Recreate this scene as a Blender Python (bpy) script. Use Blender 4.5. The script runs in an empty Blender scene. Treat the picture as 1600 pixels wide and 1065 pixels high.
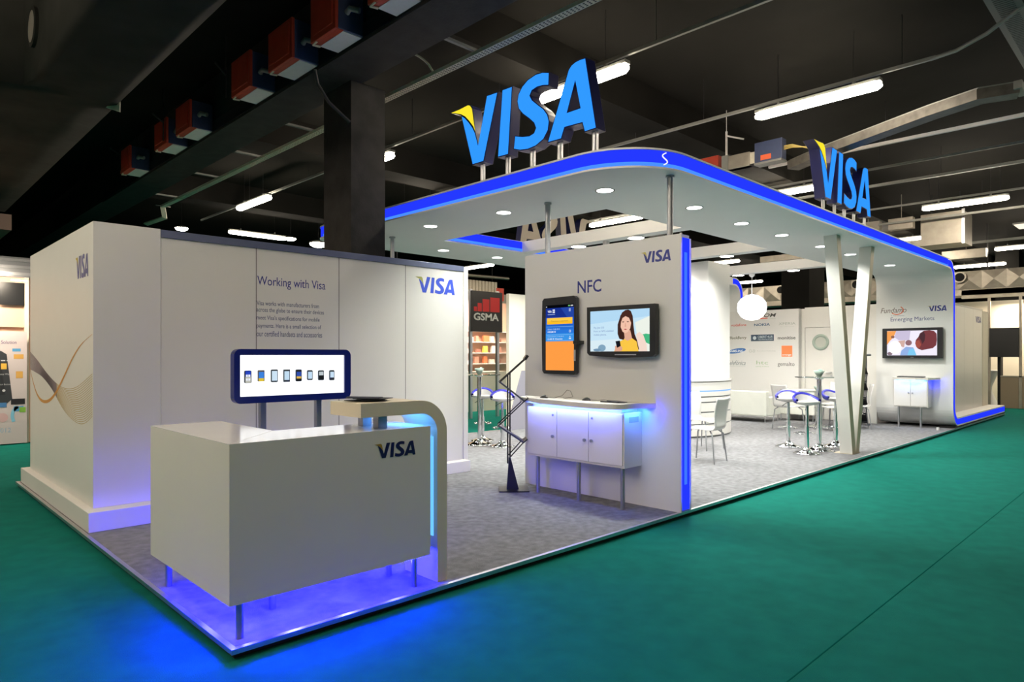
import bpy, bmesh, math, random
from mathutils import Vector, Matrix
random.seed(7)
S = bpy.context.scene
COL = S.collection
PI = math.pi
# ------------------------------------------------------------------ camera, world, exposure
cd = bpy.data.cameras.new('camera'); cam = bpy.data.objects.new('camera', cd); COL.objects.link(cam)
cd.sensor_width = 36.0; cd.lens = 1046.4 / 1600 * 36; cd.shift_y = 22.5 / 1600
cd.clip_start = 0.05; cd.clip_end = 200
cam.location = (-1.368, -3.428, 1.56)
cam.rotation_euler = (PI / 2, 0, -math.radians(90 - 45.532))
S.camera = cam
w = bpy.data.worlds.new('hall_air'); S.world = w; w.use_nodes = True
w.node_tree.nodes['Background'].inputs[0].default_value = (1, 0.95, 0.88, 1)
w.node_tree.nodes['Background'].inputs[1].default_value = 0.0
S.view_settings.view_transform = 'Standard'; S.view_settings.look = 'None'
S.view_settings.exposure = 0.0; S.view_settings.gamma = 1.0; S.view_settings.use_curve_mapping = False
S.cycles.use_denoising = True
S.cycles.max_bounces = 6; S.cycles.diffuse_bounces = 4; S.cycles.glossy_bounces = 3
S.cycles.transparent_max_bounces = 8; S.cycles.sample_clamp_indirect = 4.0
S.cycles.caustics_reflective = False; S.cycles.caustics_refractive = False
TUBE = 85.0        # radiance of the hall's fluorescent diffusers
DOWN = 250.0        # watts of a canopy downlight
CEIL = 5.6
# ------------------------------------------------------------------ materials
MC = {}
def mat(key, col, rough=0.5, metal=0.0, em=None, es=0.0, noise=0.0, nscale=20.0, bump=0.0, bscale=200.0, trans=0.0, alpha=1.0, coat=0.0, spec=None):
    if key in MC: return MC[key]
    m = bpy.data.materials.new(key); m.use_nodes = True; nt = m.node_tree; b = nt.nodes['Principled BSDF']
    b.inputs['Base Color'].default_value = (*col, 1); b.inputs['Roughness'].default_value = rough
    b.inputs['Metallic'].default_value = metal
    if trans: b.inputs['Transmission Weight'].default_value = trans
    if spec is not None: b.inputs['Specular IOR Level'].default_value = spec
    if coat: b.inputs['Coat Weight'].default_value = coat
    if em is not None:
        b.inputs['Emission Color'].default_value = (*em, 1); b.inputs['Emission Strength'].default_value = es
    if noise or bump:
        tc = nt.nodes.new('ShaderNodeTexCoord')
    if noise:
        n = nt.nodes.new('ShaderNodeTexNoise'); n.inputs['Scale'].default_value = nscale; n.inputs['Detail'].default_value = 5
        r = nt.nodes.new('ShaderNodeValToRGB')
        r.color_ramp.elements[0].position = 0.3; r.color_ramp.elements[1].position = 0.7
        r.color_ramp.elements[0].color = (*[c * (1 - noise) for c in col], 1)
        r.color_ramp.elements[1].color = (*[min(1, c * (1 + noise)) for c in col], 1)
        nt.links.new(tc.outputs['Object'], n.inputs['Vector']); nt.links.new(n.outputs['Fac'], r.inputs['Fac'])
        nt.links.new(r.outputs['Color'], b.inputs['Base Color'])
    if bump:
        n2 = nt.nodes.new('ShaderNodeTexNoise'); n2.inputs['Scale'].default_value = bscale; n2.inputs['Detail'].default_value = 3
        bp = nt.nodes.new('ShaderNodeBump'); bp.inputs['Strength'].default_value = bump; bp.inputs['Distance'].default_value = 0.004
        nt.links.new(tc.outputs['Object'], n2.inputs['Vector']); nt.links.new(n2.outputs['Fac'], bp.inputs['Height'])
        nt.links.new(bp.outputs['Normal'], b.inputs['Normal'])
    MC[key] = m
    return m
def emat(col, s=1.0, key=None):
    key = key or 'glow_%02x%02x%02x_%g' % (*[int(255 * c) for c in col], s)
    return mat(key, (0.0, 0.0, 0.0), 0.4, em=col, es=s, spec=0.0)
def srgb(r, g, b):
    f = lambda c: (c / 255 / 12.92) if c < 11 else ((c / 255 + 0.055) / 1.055) ** 2.4
    return (f(r), f(g), f(b))
def cm(r, g, b, rough=0.5):   # printed colour, sRGB
    return mat('print_%d_%d_%d' % (r, g, b), srgb(r, g, b), rough)
def gl(r, g, b, s=1.0):       # colour on a lit screen, sRGB
    return emat(srgb(r, g, b), s)
M_white = mat('white_laminate', (0.75, 0.73, 0.69), 0.38, noise=0.01, nscale=3)
M_counter = mat('warm_lit_laminate', (0.74, 0.71, 0.64), 0.4, noise=0.01, nscale=3)  # warmth of the lamp light is tinted into this laminate
M_arch = mat('cream_laminate', (0.76, 0.68, 0.52), 0.4, noise=0.01, nscale=3)
M_gloss = mat('white_gloss', (0.80, 0.79, 0.77), 0.12, noise=0.01, nscale=3)
M_paint = mat('white_paint', (0.76, 0.76, 0.75), 0.55, noise=0.012, nscale=2)
M_panel = mat('white_panel_vinyl', (0.72, 0.71, 0.69), 0.3, noise=0.012, nscale=1.5)
M_cream = mat('cream_panel', (0.72, 0.66, 0.55), 0.6, noise=0.02, nscale=2)
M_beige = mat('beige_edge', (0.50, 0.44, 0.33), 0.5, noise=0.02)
M_alu = mat('brushed_aluminium', (0.62, 0.63, 0.65), 0.35, 1.0, noise=0.03, nscale=40)
M_legm = mat('grey_lacquered_steel', (0.36, 0.37, 0.39), 0.35, 0.7, noise=0.02)
M_rail = mat('blue_grey_rail', (0.13, 0.15, 0.24), 0.4, 0.3, noise=0.02)
M_chrome = mat('chrome', (0.86, 0.87, 0.88), 0.06, 1.0)
M_blackp = mat('black_plastic', (0.012, 0.013, 0.015), 0.28)
M_blackm = mat('black_metal', (0.018, 0.018, 0.02), 0.4, 0.3)
M_dark = mat('dark_cavity', (0.008, 0.008, 0.008), 0.9)
M_carpet = mat('grey_carpet', (0.205, 0.205, 0.215), 0.95, spec=.1, noise=0.22, nscale=14, bump=0.9, bscale=260)
M_green = mat('green_carpet', (0.005, 0.146, 0.114), 0.97, spec=.06, noise=0.10, nscale=6, bump=0.7, bscale=240)
M_ceil = mat('dark_ceiling', (0.0105, 0.0100, 0.0088), 0.9, spec=.04, noise=0.18, nscale=1.2)
M_conc = mat('dark_painted_concrete', (0.028, 0.027, 0.026), 0.7, spec=.12, noise=0.25, nscale=5, bump=0.5, bscale=40)
M_wallh = mat('dark_hall_wall', (0.012, 0.0118, 0.011), 0.9, spec=.04, noise=0.15, nscale=1)
M_cloth = mat('dark_duct_fabric', (0.021, 0.021, 0.018), 0.8, spec=.08, noise=0.2, nscale=3, bump=0.4, bscale=6)
M_galv = mat('galvanised_sheet', (0.36, 0.33, 0.28), 0.42, 0.7, noise=0.12, nscale=5)
M_trayw = mat('cream_perforated_tray', (0.66, 0.61, 0.49), 0.5, noise=0.05)
M_railg = mat('grey_conduit', (0.22, 0.22, 0.205), 0.5, 0.2, noise=0.04)
M_red = mat('red_enclosure', (0.42, 0.045, 0.02), 0.45, noise=0.08, nscale=8)
M_whitebox = mat('white_enclosure', (0.72, 0.68, 0.66), 0.5, noise=0.03)
M_navy = mat('navy_enclosure', (0.035, 0.05, 0.11), 0.4, noise=0.06)
M_blue = emat((0.016, 0.036, 1.0), 1.15, 'blue_led_acrylic')
M_blueb = emat((0.055, 0.22, 1.0), 1.3, 'light_blue_glow_band')  # brighter blue for the painted glow gradient of the lit edges
M_cyan = emat((0.11, 0.40, 1.0), 1.6, 'cyan_led_strip')
M_face = emat((0.028, 0.29, 1.0), 1.12, 'lit_blue_letter_face')
M_yel = emat((1.0, 0.82, 0.03), 1.0, 'lit_yellow_letter_face')
M_letter = mat('dark_blue_letter_return', (0.006, 0.008, 0.055), 0.35, spec=.2)
M_letback = mat('cream_letter_back', (0.60, 0.54, 0.45), 0.6)
M_vblue = mat('logo_blue_vinyl', (0.022, 0.035, 0.26), 0.4)
M_vlight = mat('logo_bright_blue_vinyl', (0.035, 0.075, 0.50), 0.4)
M_vnavy = mat('logo_navy_vinyl', (0.010, 0.014, 0.09), 0.35)
M_vgold = mat('logo_gold_vinyl', (0.34, 0.23, 0.03), 0.4)
M_vgrey = mat('grey_blue_lettering', (0.14, 0.16, 0.26), 0.5)
M_tube = emat((1.0, 0.87, 0.69), TUBE, 'fluorescent_diffuser')
M_spot = emat((1.0, 0.99, 0.95), 14.0, 'downlight_lens')
M_glass = mat('table_glass', (0.80, 0.95, 0.90), 0.02, trans=1.0)
M_lbox = emat((0.92, 0.95, 1.0), 1.5, 'lightbox_face')
M_pframe = mat('navy_gloss_frame', (0.012, 0.022, 0.16), 0.18)
M_seatb = mat('royal_blue_seat_edge', (0.03, 0.03, 0.38), 0.25)
M_leather = mat('cream_white_leather', (0.74, 0.75, 0.68), 0.5, noise=0.02, nscale=5)
M_paper = mat('white_paper', (0.75, 0.75, 0.75), 0.6)
def translucent(key, col, f):
    m = bpy.data.materials.new(key); m.use_nodes = True; nt = m.node_tree
    p = nt.nodes['Principled BSDF']; p.inputs['Base Color'].default_value = (*col, 1); p.inputs['Roughness'].default_value = .35
    n = nt.nodes.new('ShaderNodeTexNoise'); n.inputs['Scale'].default_value = 2
    tb = nt.nodes.new('ShaderNodeBsdfTranslucent'); tb.inputs['Color'].default_value = (*[min(1, c*1.2) for c in col], 1)
    mx = nt.nodes.new('ShaderNodeMixShader'); mx.inputs[0].default_value = f
    nt.links.new(p.outputs[0], mx.inputs[1]); nt.links.new(tb.outputs[0], mx.inputs[2]); nt.links.new(mx.outputs[0], nt.nodes['Material Output'].inputs[0])
    return m
M_transl = translucent('translucent_white_panel', (0.86, 0.84, 0.80), 0.32)
# ------------------------------------------------------------------ mesh builder
def V3(p): return Vector(p)
FX = lambda x, y, z: (V3((x, y, z)), V3((0, -1, 0)), V3((0, 0, 1)))     # plane facing -X, right = -Y
FY = lambda x, y, z: (V3((x, y, z)), V3((1, 0, 0)), V3((0, 0, 1)))      # plane facing -Y, right = +X
FYB = lambda x, y, z: (V3((x, y, z)), V3((-1, 0, 0)), V3((0, 0, 1)))    # plane facing +Y
FZ = lambda x, y, z: (V3((x, y, z)), V3((1, 0, 0)), V3((0, 1, 0)))      # plane facing +Z
INV = {}
class MB:
    def __init__(s): s.v = []; s.f = []; s.m = []; s.s = []
    def add(s, vs, fs, mi=0, sm=False):
        o = len(s.v); s.v += [tuple(p) for p in vs]
        for f in fs: s.f.append([i + o for i in f]); s.m.append(mi); s.s.append(sm)
        return s
    def box(s, x0, x1, y0, y1, z0, z1, mi=0):
        return s.add([(x0,y0,z0),(x1,y0,z0),(x1,y1,z0),(x0,y1,z0),(x0,y0,z1),(x1,y0,z1),(x1,y1,z1),(x0,y1,z1)],
            [(3,2,1,0),(4,5,6,7),(0,1,5,4),(1,2,6,5),(2,3,7,6),(3,0,4,7)], mi)
    def hexa(s, low, high, mi=0):
        n = len(low)
        return s.add(list(low) + list(high), [tuple(range(n))[::-1], tuple(range(n, 2*n))] + [(i, (i+1) % n, n + (i+1) % n, n + i) for i in range(n)], mi)
    def prism(s, poly, fr, n0, n1, mi=0, sm=False, side=None):
        o, u, v = fr; n = u.cross(v); k = len(poly)
        a = [o + u*p[0] + v*p[1] + n*n0 for p in poly]; b = [o + u*p[0] + v*p[1] + n*n1 for p in poly]
        s.add(a + b, [tuple(range(k))[::-1], tuple(range(k, 2*k))], mi)
        s.add(a + b, [(i, (i+1) % k, k + (i+1) % k, k + i) for i in range(k)], mi if side is None else side, sm)
        return s
    def face(s, poly, fr, n=0.0, mi=0):
        o, u, v = fr; nn = u.cross(v)
        return s.add([o + u*p[0] + v*p[1] + nn*n for p in poly], [tuple(range(len(poly)))], mi)
    def rect(s, fr, u0, u1, v0, v1, n=0.0, mi=0): return s.face([(u0,v0),(u1,v0),(u1,v1),(u0,v1)], fr, n, mi)
    def disc(s, fr, cu, cv, ru, rv=None, n=0.0, mi=0, k=24):
        rv = ru if rv is None else rv
        return s.face([(cu + ru*math.cos(2*PI*i/k), cv + rv*math.sin(2*PI*i/k)) for i in range(k)], fr, n, mi)
    def tube(s, pts, r, k=10, mi=0, caps=True, sq=None):
        pts = [V3(p) for p in pts]; rings = []
        up = None
        for i, p in enumerate(pts):
            t = ((pts[i+1] if i+1 < len(pts) else p) - (pts[i-1] if i else p)).normalized()
            if up is None:
                up = V3((0,0,1)) if abs(t.z) < 0.9 else V3((1,0,0))
            a = t.cross(up).normalized(); b = a.cross(t).normalized(); up = b
            rr = r[i] if isinstance(r, (list, tuple)) else r
            if sq: ring = [p + a*(sa*sq[0]/2) + b*(sb*sq[1]/2) for sa, sb in ((-1,-1),(1,-1),(1,1),(-1,1))]
            else: ring = [p + a*(rr*math.cos(2*PI*j/k)) + b*(rr*math.sin(2*PI*j/k)) for j in range(k)]
            rings.append(ring)
        kk = len(rings[0]); vs = [q for rg in rings for q in rg]
        fs = [(i*kk + j, i*kk + (j+1) % kk, (i+1)*kk + (j+1) % kk, (i+1)*kk + j) for i in range(len(rings)-1) for j in range(kk)]
        s.add(vs, fs, mi, sq is None)
        if caps:
            s.add(rings[0], [tuple(range(kk))[::-1]], mi); s.add(rings[-1], [tuple(range(kk))], mi)
        return s
    def lathe(s, prof, c, k=28, mi=0, caps=True):
        vs = []; fs = []; n = len(prof)
        for r, z in prof:
            for j in range(k): vs.append((c[0] + r*math.cos(2*PI*j/k), c[1] + r*math.sin(2*PI*j/k), c[2] + z))
        for i in range(n-1):
            for j in range(k): fs.append((i*k + j, i*k + (j+1) % k, (i+1)*k + (j+1) % k, (i+1)*k + j))
        s.add(vs, fs, mi, True)
        if caps and prof[0][0] > 1e-4: s.add(vs[:k], [tuple(range(k))[::-1]], mi)
        if caps and prof[-1][0] > 1e-4: s.add(vs[-k:], [tuple(range(k))], mi)
        return s
    def grid(s, rows, mi=0, sm=True):
        w = len(rows[0]); vs = [p for r in rows for p in r]
        return s.add(vs, [(i*w + j, i*w + j+1, (i+1)*w + j+1, (i+1)*w + j) for i in range(len(rows)-1) for j in range(w-1)], mi, sm)
    def text(s, t, fr, u0, u1, v0, v1, n=0.0012, mi=0, bold=0.0, shear=0.0):
        key = (t, bold, shear)
        if key not in TXT:
            c = bpy.data.curves.new('t', 'FONT'); c.body = t; c.resolution_u = 3; c.offset = bold; c.shear = shear
            c.space_line = 1.35
            o = bpy.data.objects.new('t', c); COL.objects.link(o)
            me = bpy.data.meshes.new_from_object(o.evaluated_get(bpy.context.evaluated_depsgraph_get()))
            TXT[key] = ([tuple(q.co) for q in me.vertices], [tuple(p.vertices) for p in me.polygons])
            bpy.data.objects.remove(o); bpy.data.curves.remove(c); bpy.data.meshes.remove(me)
        vs, fs = TXT[key]
        ax = min(q[0] for q in vs); bx = max(q[0] for q in vs); ay = min(q[1] for q in vs); by = max(q[1] for q in vs)
        o, u, v = fr; nn = u.cross(v)
        return s.add([o + u*(u0 + (q[0]-ax)/(bx-ax)*(u1-u0)) + v*(v0 + (q[1]-ay)/(by-ay)*(v1-v0)) + nn*n for q in vs], fs, mi)
    def build(s, name, mats, parent=None, label=None, bevel=0.0, seg=2, sub=0, kind=None):
        me = bpy.data.meshes.new(name)
        vs = s.v
        if parent is not None and parent in INV:
            iv = INV[parent]; vs = [iv @ V3(p) for p in vs]
        me.from_pydata(vs, [], s.f)
        for m in (mats if isinstance(mats, (list, tuple)) else [mats]): me.materials.append(m)
        me.polygons.foreach_set('material_index', s.m); me.polygons.foreach_set('use_smooth', s.s)
        me.update()
        o = bpy.data.objects.new(name, me); COL.objects.link(o)
        if parent is not None:
            o.parent = parent; INV[o] = INV[parent]
        else: INV[o] = Matrix.Identity(4)
        if label: o['label'] = label
        if kind: o['kind'] = kind
        if bevel:
            b = o.modifiers.new('bevel', 'BEVEL'); b.width = bevel; b.segments = seg; b.limit_method = 'ANGLE'; b.angle_limit = 0.7
        if sub:
            b = o.modifiers.new('subsurf', 'SUBSURF'); b.levels = sub; b.render_levels = sub
        return o
TXT = {}
def thing(name, label, cat, loc=(0, 0, 0), rz=0.0, group=None):
    o = bpy.data.objects.new(name, None); COL.objects.link(o); o.empty_display_size = 0.1
    o.location = loc; o.rotation_euler = (0, 0, rz); o['label'] = label; o['category'] = cat
    if group: o['group'] = group
    INV[o] = (Matrix.Translation(V3(loc)) @ Matrix.Rotation(rz, 4, 'Z')).inverted()
    return o
def local(o): INV[o] = Matrix.Identity(4); return o        # parts of this thing are given in its own frame
def tag(o, label, cat, group=None):
    o['label'] = label; o['category'] = cat
    if group: o['group'] = group
    return o
def kids(o): return [c for c in bpy.data.objects if c.parent == o]
def dup(root, loc, rz, label):
    def cp(o, par):
        c = o.copy(); COL.objects.link(c); c.parent = par
        for k in kids(o): cp(k, c)
        return c
    r = cp(root, None); r.location = loc; r.rotation_euler = (0, 0, rz); r['label'] = label
    return r
def lamp(kind, loc, energy, col, parent=None, size=0.05, rot=(0, 0, 0), sy=None, angle=None, blend=0.5):
    l = bpy.data.lights.new('lamp_light', kind); l.energy = energy; l.color = col
    if kind == 'AREA':
        l.size = size
        if sy: l.shape = 'RECTANGLE'; l.size_y = sy
    else: l.shadow_soft_size = size
    if kind == 'SPOT': l.spot_size = angle; l.spot_blend = blend
    o = bpy.data.objects.new('lamp_light', l); COL.objects.link(o)
    o.rotation_euler = rot
    o.location = (INV[parent] @ V3(loc)) if parent is not None else loc
    if parent is not None: o.parent = parent
    return o
BLUE = (0.006, 0.006, 1.0); CYAN = (0.06, 0.28, 1.0)
def arc(cx, cy, r, a0, a1, n=10):
    return [(cx + r*math.cos(math.radians(a0 + (a1-a0)*i/n)), cy + r*math.sin(math.radians(a0 + (a1-a0)*i/n))) for i in range(n+1)]
def rrect(u0, u1, v0, v1, r, n=6):
    return arc(u1-r, v0+r, r, -90, 0, n) + arc(u1-r, v1-r, r, 0, 90, n) + arc(u0+r, v1-r, r, 90, 180, n) + arc(u0+r, v0+r, r, 180, 270, n)
# ------------------------------------------------------------------ the four letters of the logo (metres on the big sign: 2.226 x 0.771)
GW, GH = 2.226, 0.785
GL = {
'flag': [(0.0,0.736),(0.16,0.742),(0.316,0.753),(0.357,0.74),(0.383,0.71),(0.399,0.686),(0.427,0.546),(0.451,0.402),(0.407,0.472),(0.336,0.553),(0.265,0.621),(0.192,0.665),(0.097,0.7)],
'V': [(0.194,0.659),(0.265,0.617),(0.334,0.55),(0.403,0.47),(0.449,0.395),(0.497,0.246),(0.644,0.771),(0.833,0.763),(0.595,0.029),(0.397,0.030)],
'I': [(0.898,0.764),(1.064,0.76),(1.001,0.022),(0.824,0.026)],
'S': [(1.608,0.745),(1.511,0.776),(1.413,0.784),(1.295,0.761),(1.209,0.712),(1.15,0.643),(1.131,0.568),(1.154,0.481),(1.218,0.409),(1.312,0.336),(1.384,0.27),(1.408,0.214),(1.384,0.173),(1.321,0.158),(1.218,0.174),(1.098,0.21),(1.076,0.062),(1.175,0.028),(1.295,0.012),(1.413,0.022),(1.527,0.068),(1.592,0.148),(1.608,0.238),(1.584,0.315),(1.527,0.389),(1.446,0.456),(1.363,0.527),(1.332,0.58),(1.359,0.621),(1.429,0.636),(1.511,0.63),(1.601,0.606)],
'AO': [(2.09,0.745),(2.013,0.750),(1.954,0.745),(1.902,0.727),(1.864,0.691),(1.576,0.018),(1.772,0.014),(1.818,0.119),(1.933,0.1145),(2.042,0.11),(2.072,0.012),(2.226,0.015)],
'AH': [(1.954,0.548),(2.013,0.271),(1.9335,0.2705),(1.856,0.27)],
'VO': [(0.0,0.736),(0.16,0.742),(0.316,0.753),(0.357,0.74),(0.383,0.71),(0.399,0.686),(0.427,0.546),(0.449,0.395),(0.497,0.246),(0.644,0.771),(0.833,0.763),(0.595,0.029),(0.397,0.030),(0.194,0.659),(0.097,0.7)],
}
def inset(poly, d):
    n = len(poly); area = sum(poly[i][0]*poly[(i+1) % n][1] - poly[(i+1) % n][0]*poly[i][1] for i in range(n))
    sg = 1 if area > 0 else -1; out = []
    for i in range(n):
        p0, p1, p2 = Vector(poly[i-1]), Vector(poly[i]), Vector(poly[(i+1) % n])
        a = (p1-p0); b = (p2-p1)
        if a.length < 1e-6 or b.length < 1e-6: out.append(tuple(p1)); continue
        a.normalize(); b.normalize()
        na = Vector((-a.y, a.x))*sg; nb = Vector((-b.y, b.x))*sg
        m = na + nb; m = m*(2/max(0.7, m.length_squared))*d; out.append((p1.x + m.x, p1.y + m.y))
    return out
def keyhole(o, h):       # outline with its counter, joined by a seam of no width under the bar
    i = 8; j = 2
    return o[:i+1] + h[j:] + h[:j+1] + o[i:]
GL['A'] = keyhole(GL['AO'], GL['AH'])
def logo(mb, fr, u0, u1, v0, v1, n=0.0012, mi=0, mf=1):
    f = lambda pl: [(u0 + p[0]/GW*(u1-u0), v0 + p[1]/GH*(v1-v0)) for p in pl]
    for k in 'VISA': mb.face(f(GL[k]), fr, n, mi)
    mb.face(f(GL['flag']), fr, n, mf)
    return mb
# ------------------------------------------------------------------ the hall
X0, X1, Y0, Y1 = -14.0, 52.0, -14.0, 26.0
MB().box(X0, X1, Y0, Y1, -0.1, 0.0).build('floor', M_green, kind='structure')
MB().box(X0, X1, Y0, Y1, CEIL, CEIL + 0.2).build('ceiling', M_ceil, kind='structure')
MB().box(X0 - .2, X0, Y0, Y1, 0, CEIL).build('wall_left', M_wallh, kind='structure')
MB().box(X1, X1 + .2, Y0, Y1, 0, CEIL).build('wall_right', M_wallh, kind='structure')
MB().box(X0, X1, Y0 - .2, Y0, 0, CEIL).build('wall_front', M_wallh, kind='structure')
MB().box(X0, X1, Y1, Y1 + .2, 0, CEIL).build('wall_back', M_wallh, kind='structure')
MB().box(X0, X1, -2.068, -2.061, 0, .0012).build('floor_seam', mat('carpet_seam', (.003, .09, .07), .98, spec=.0), kind='structure')
def struct(name, mb, m, label=None):
    o = mb.build(name, m, kind='structure')
    return o
struct('concrete_beam', MB().box(2.36, 2.95, Y0, Y1, 4.8, CEIL), M_conc)
for y0, y1 in ((2.3, 2.9), (7.4, 8.0), (12.4, 13.0)):
    struct('ceiling_beam', MB().box(2.95, X1, y0, y1, 5.1, CEIL), M_ceil)
struct('concrete_column', MB().box(2.80, 3.27, 3.52, 4.16, 0, 4.8), M_conc)
struct('concrete_column', MB().box(17.9, 19.0, 4.2, 5.0, 0, CEIL), M_wallh)
for x, y in ((25.6, 3.4), (28.6, 1.0)):
    struct('concrete_column', MB().box(x, x + .7, y, y + .7, 0, CEIL), M_wallh)
# ------------------------------------------------------------------ hall lighting: fluorescent battens on rails
batten0 = None; nb = [0]
def batten(x, y, z, label, along='Y', L=1.58):
    global batten0
    rz = 0 if along == 'Y' else PI/2
    if batten0 is None:
        t = local(thing('fluorescent_batten', label, 'ceiling light', (x, y, z), rz, 'fluorescent hall lights')); h = L/2
        MB().box(-.05, .05, -h, h, .075, .12).build('housing', M_railg, t, bevel=.006)
        prof = [(-.06,.075), (-.075,.03), (-.05,-.005), (0,-.015), (.05,-.005), (.075,.03), (.06,.075)]
        d = MB()
        for a, b in ((-h+.05, h-.05),): 
            k = len(prof); vs = []
            for yy, sc in ((-h, .45), (-h+.06, 1), (h-.06, 1), (h, .45)): vs += [(p[0]*sc, yy, .03 + (p[1]-.03)*sc) for p in prof]
            d.add(vs, [(i*k+j, i*k+(j+1) % k, (i+1)*k+(j+1) % k, (i+1)*k+j) for i in range(3) for j in range(k)] + [tuple(range(k))[::-1], tuple(range(3*k, 4*k))])
        d.build('diffuser', M_tube, t)
        for s in (-1, 1): MB().box(-.02, .02, s*h*.6 - .015, s*h*.6 + .015, .12, .165).build('clip', M_railg, t)
        for s in (-1, 1): MB().tube([(0, s*h*.6, .16), (0, s*h*.6, CEIL - ZL)], .003, 6).build('suspension_wire', M_blackm, t)
        batten0 = t
        return t
    return dup(batten0, (x, y, z), rz, label)
ZL = 4.8
for x, y, lb in ((4.9, 1.87, 'fluorescent batten glowing behind the large illuminated letters over the canopy'),
                 (4.9, 6.52, 'fluorescent batten whose end peeks out right of the dark concrete column'),
                 (4.76, 10.76, 'fluorescent batten hanging alone above the long white panel wall, left of the column'),
                 (7.49, 0.01, 'large bright fluorescent batten at upper right between the two illuminated signs'),
                 (12.02, 2.45, 'fluorescent batten just left of the smaller illuminated sign, dipping behind the canopy'),
                 (11.9, 6.48, 'fluorescent batten seen through the canopy opening, right of the reversed letters'),
                 (15.71, 0.05, 'fluorescent batten at far right above the canopy end, level with the smaller sign')):
    batten(x, y, ZL, lb)
batten(6.5, 14.5, ZL, 'fluorescent batten lying crosswise just above the top rail of the panel wall', 'X', 1.6)
for x, y, lb in ((27.9, 2.06, 'fluorescent batten at far right, just beyond the curved blue end of the canopy'),
                 (23.8, 0.10, 'fluorescent batten cut off by the right edge of the photo, over the metal duct'),
                 (15.1, 15.1, 'small far batten in the gap between panel wall and the wall with two screens'),
                 (27.2, 10.7, 'small far batten behind the white pendant lamp, over the quilted duct'),
                 (42.3, 15.1, 'tiny far batten just above the wall of printed partner names')):
    batten(x, y, ZL, lb)
bulk0 = [None]
def bulkhead(x, y, sc, lb):
    t = local(thing('bulkhead_lamp', lb, 'ceiling light', (x, y, 4.8), 0, 'small far bulkhead lamps'))
    MB().lathe([(.0, -.07*sc), (.12*sc, -.06*sc), (.19*sc, -.02*sc), (.2*sc, .02*sc)], (0, 0, 0), 20).build('diffuser', M_tube, t)
    MB().lathe([(.21*sc, .02*sc), (.21*sc, .05*sc), (.1*sc, .09*sc), (0, .09*sc)], (0, 0, 0), 20).build('housing', M_railg, t)
    MB().tube([(0, 0, .08*sc), (0, 0, CEIL - 4.8)], .004, 6).build('suspension_wire', M_blackm, t)
bulkhead(4.6, 14.72, .75, 'small far lamp just above the left end of the panel wall')
bulkhead(7.3, 14.2, .7, 'small far lamp below the right end of the crosswise batten')
bulkhead(8.3, 14.5, 1.2, 'small far lamp just left of the column, over the panel wall')
bulkhead(32.3, 1.9, 2.4, 'bright lamp low at the right edge, below the quilted duct')
bulkhead(30.0, 4.0, 1.6, 'small lamp beside the blue edge of the end wall')
# hall lights continued beyond the frame: unseen battens added and placed to brighten the stand
for x, y in ((-2.0, 1.2), (-3.4, 5.4), (-3.4, 9.6), (-5.2, -1.0), (-5.2, 3.4), (-5.6, 7.6), (-8.4, 1.2), (-8.4, 5.6), (-4.0, -7.5), (-0.5, -9.5), (-2.2, -12.0), (1.4, -1.0), (16.5, -6.0), (12.0, -3.0), (15.7, -4.4), (17.9, -3.6), (20.0, -2.4), (7.5, 8.6), (20.5, 8.4), (19.9, 2.6), (16, 8.4)):
    batten(x, y, ZL, 'added unseen fluorescent batten outside the frame, placed to light the stand')
def rail(x, y0, y1, z, lb, wd=.035, hg=.04, m=None, hangs=(), name='lighting_rail'):
    t = thing(name, lb, 'rail', (x, (y0+y1)/2, z))
    MB().box(x - wd/2, x + wd/2, y0, y1, z, z + hg).build('rail_body', m or M_railg, t)
    for y in hangs: MB().tube([(x, y, z + hg), (x, y, CEIL)], .004, 6).build('hanger', M_blackm, t)
    return t
ZR = 4.965
rail(4.9, -7, 14.2, ZR, 'thin grey lighting rail carrying the lamps behind the large illuminated letters', hangs=(-.6, .7, 3.2, 5.2, 8.6, 11.3))
rail(7.5, -1.35, 9.4, ZR, 'grey lighting rail running above the large bright batten at upper right', hangs=(-1.0, .5, 1.6, 2.8, 4.2))
rail(12.0, -3.4, 7.6, ZR, 'grey lighting rail passing behind the smaller illuminated sign', hangs=(-2, .6, 4))
rail(15.7, -1.4, 4.4, ZR, 'grey lighting rail above the batten at far right', hangs=(-.6, .7, 3))
rail(10.3, -3.6, 1.9, 4.9, 'white steel rail crossing behind the wide cable tray at upper right', .045, .05, M_whitebox, hangs=(-2, 0))
rail(13.6, -4.4, 3.4, 5.02, 'pale grey slotted rail below the white steel rail at upper right', .07, .05, M_railg, hangs=(-2, 0))
rail(17.2, -4.6, 2.2, 4.85, 'thin rail under the slotted one, right of the smaller sign', .05, .05, M_railg, hangs=(-3, 0))
rail(21.5, -4, 4.5, 4.75, 'grey rail running into the metal duct box at far right', .06, .07, M_railg, hangs=(-2, 2))
rail(3.43, 12.3, 12.31, 4.8, 'short grey bracket at the far bend of the cream tray', .3, .02)
c = MB().tube([(7.5, -1.3, 4.98), (7.48, -1.55, 4.99), (7.42, -1.85, 5.06), (7.35, -2.15, 5.2), (7.25, -2.6, 5.4), (7.2, -3.0, CEIL)], .022).build('conduit_pipe', M_railg)
tag(c, 'pale conduit curving up to the ceiling in the top right corner', 'conduit')
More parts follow.
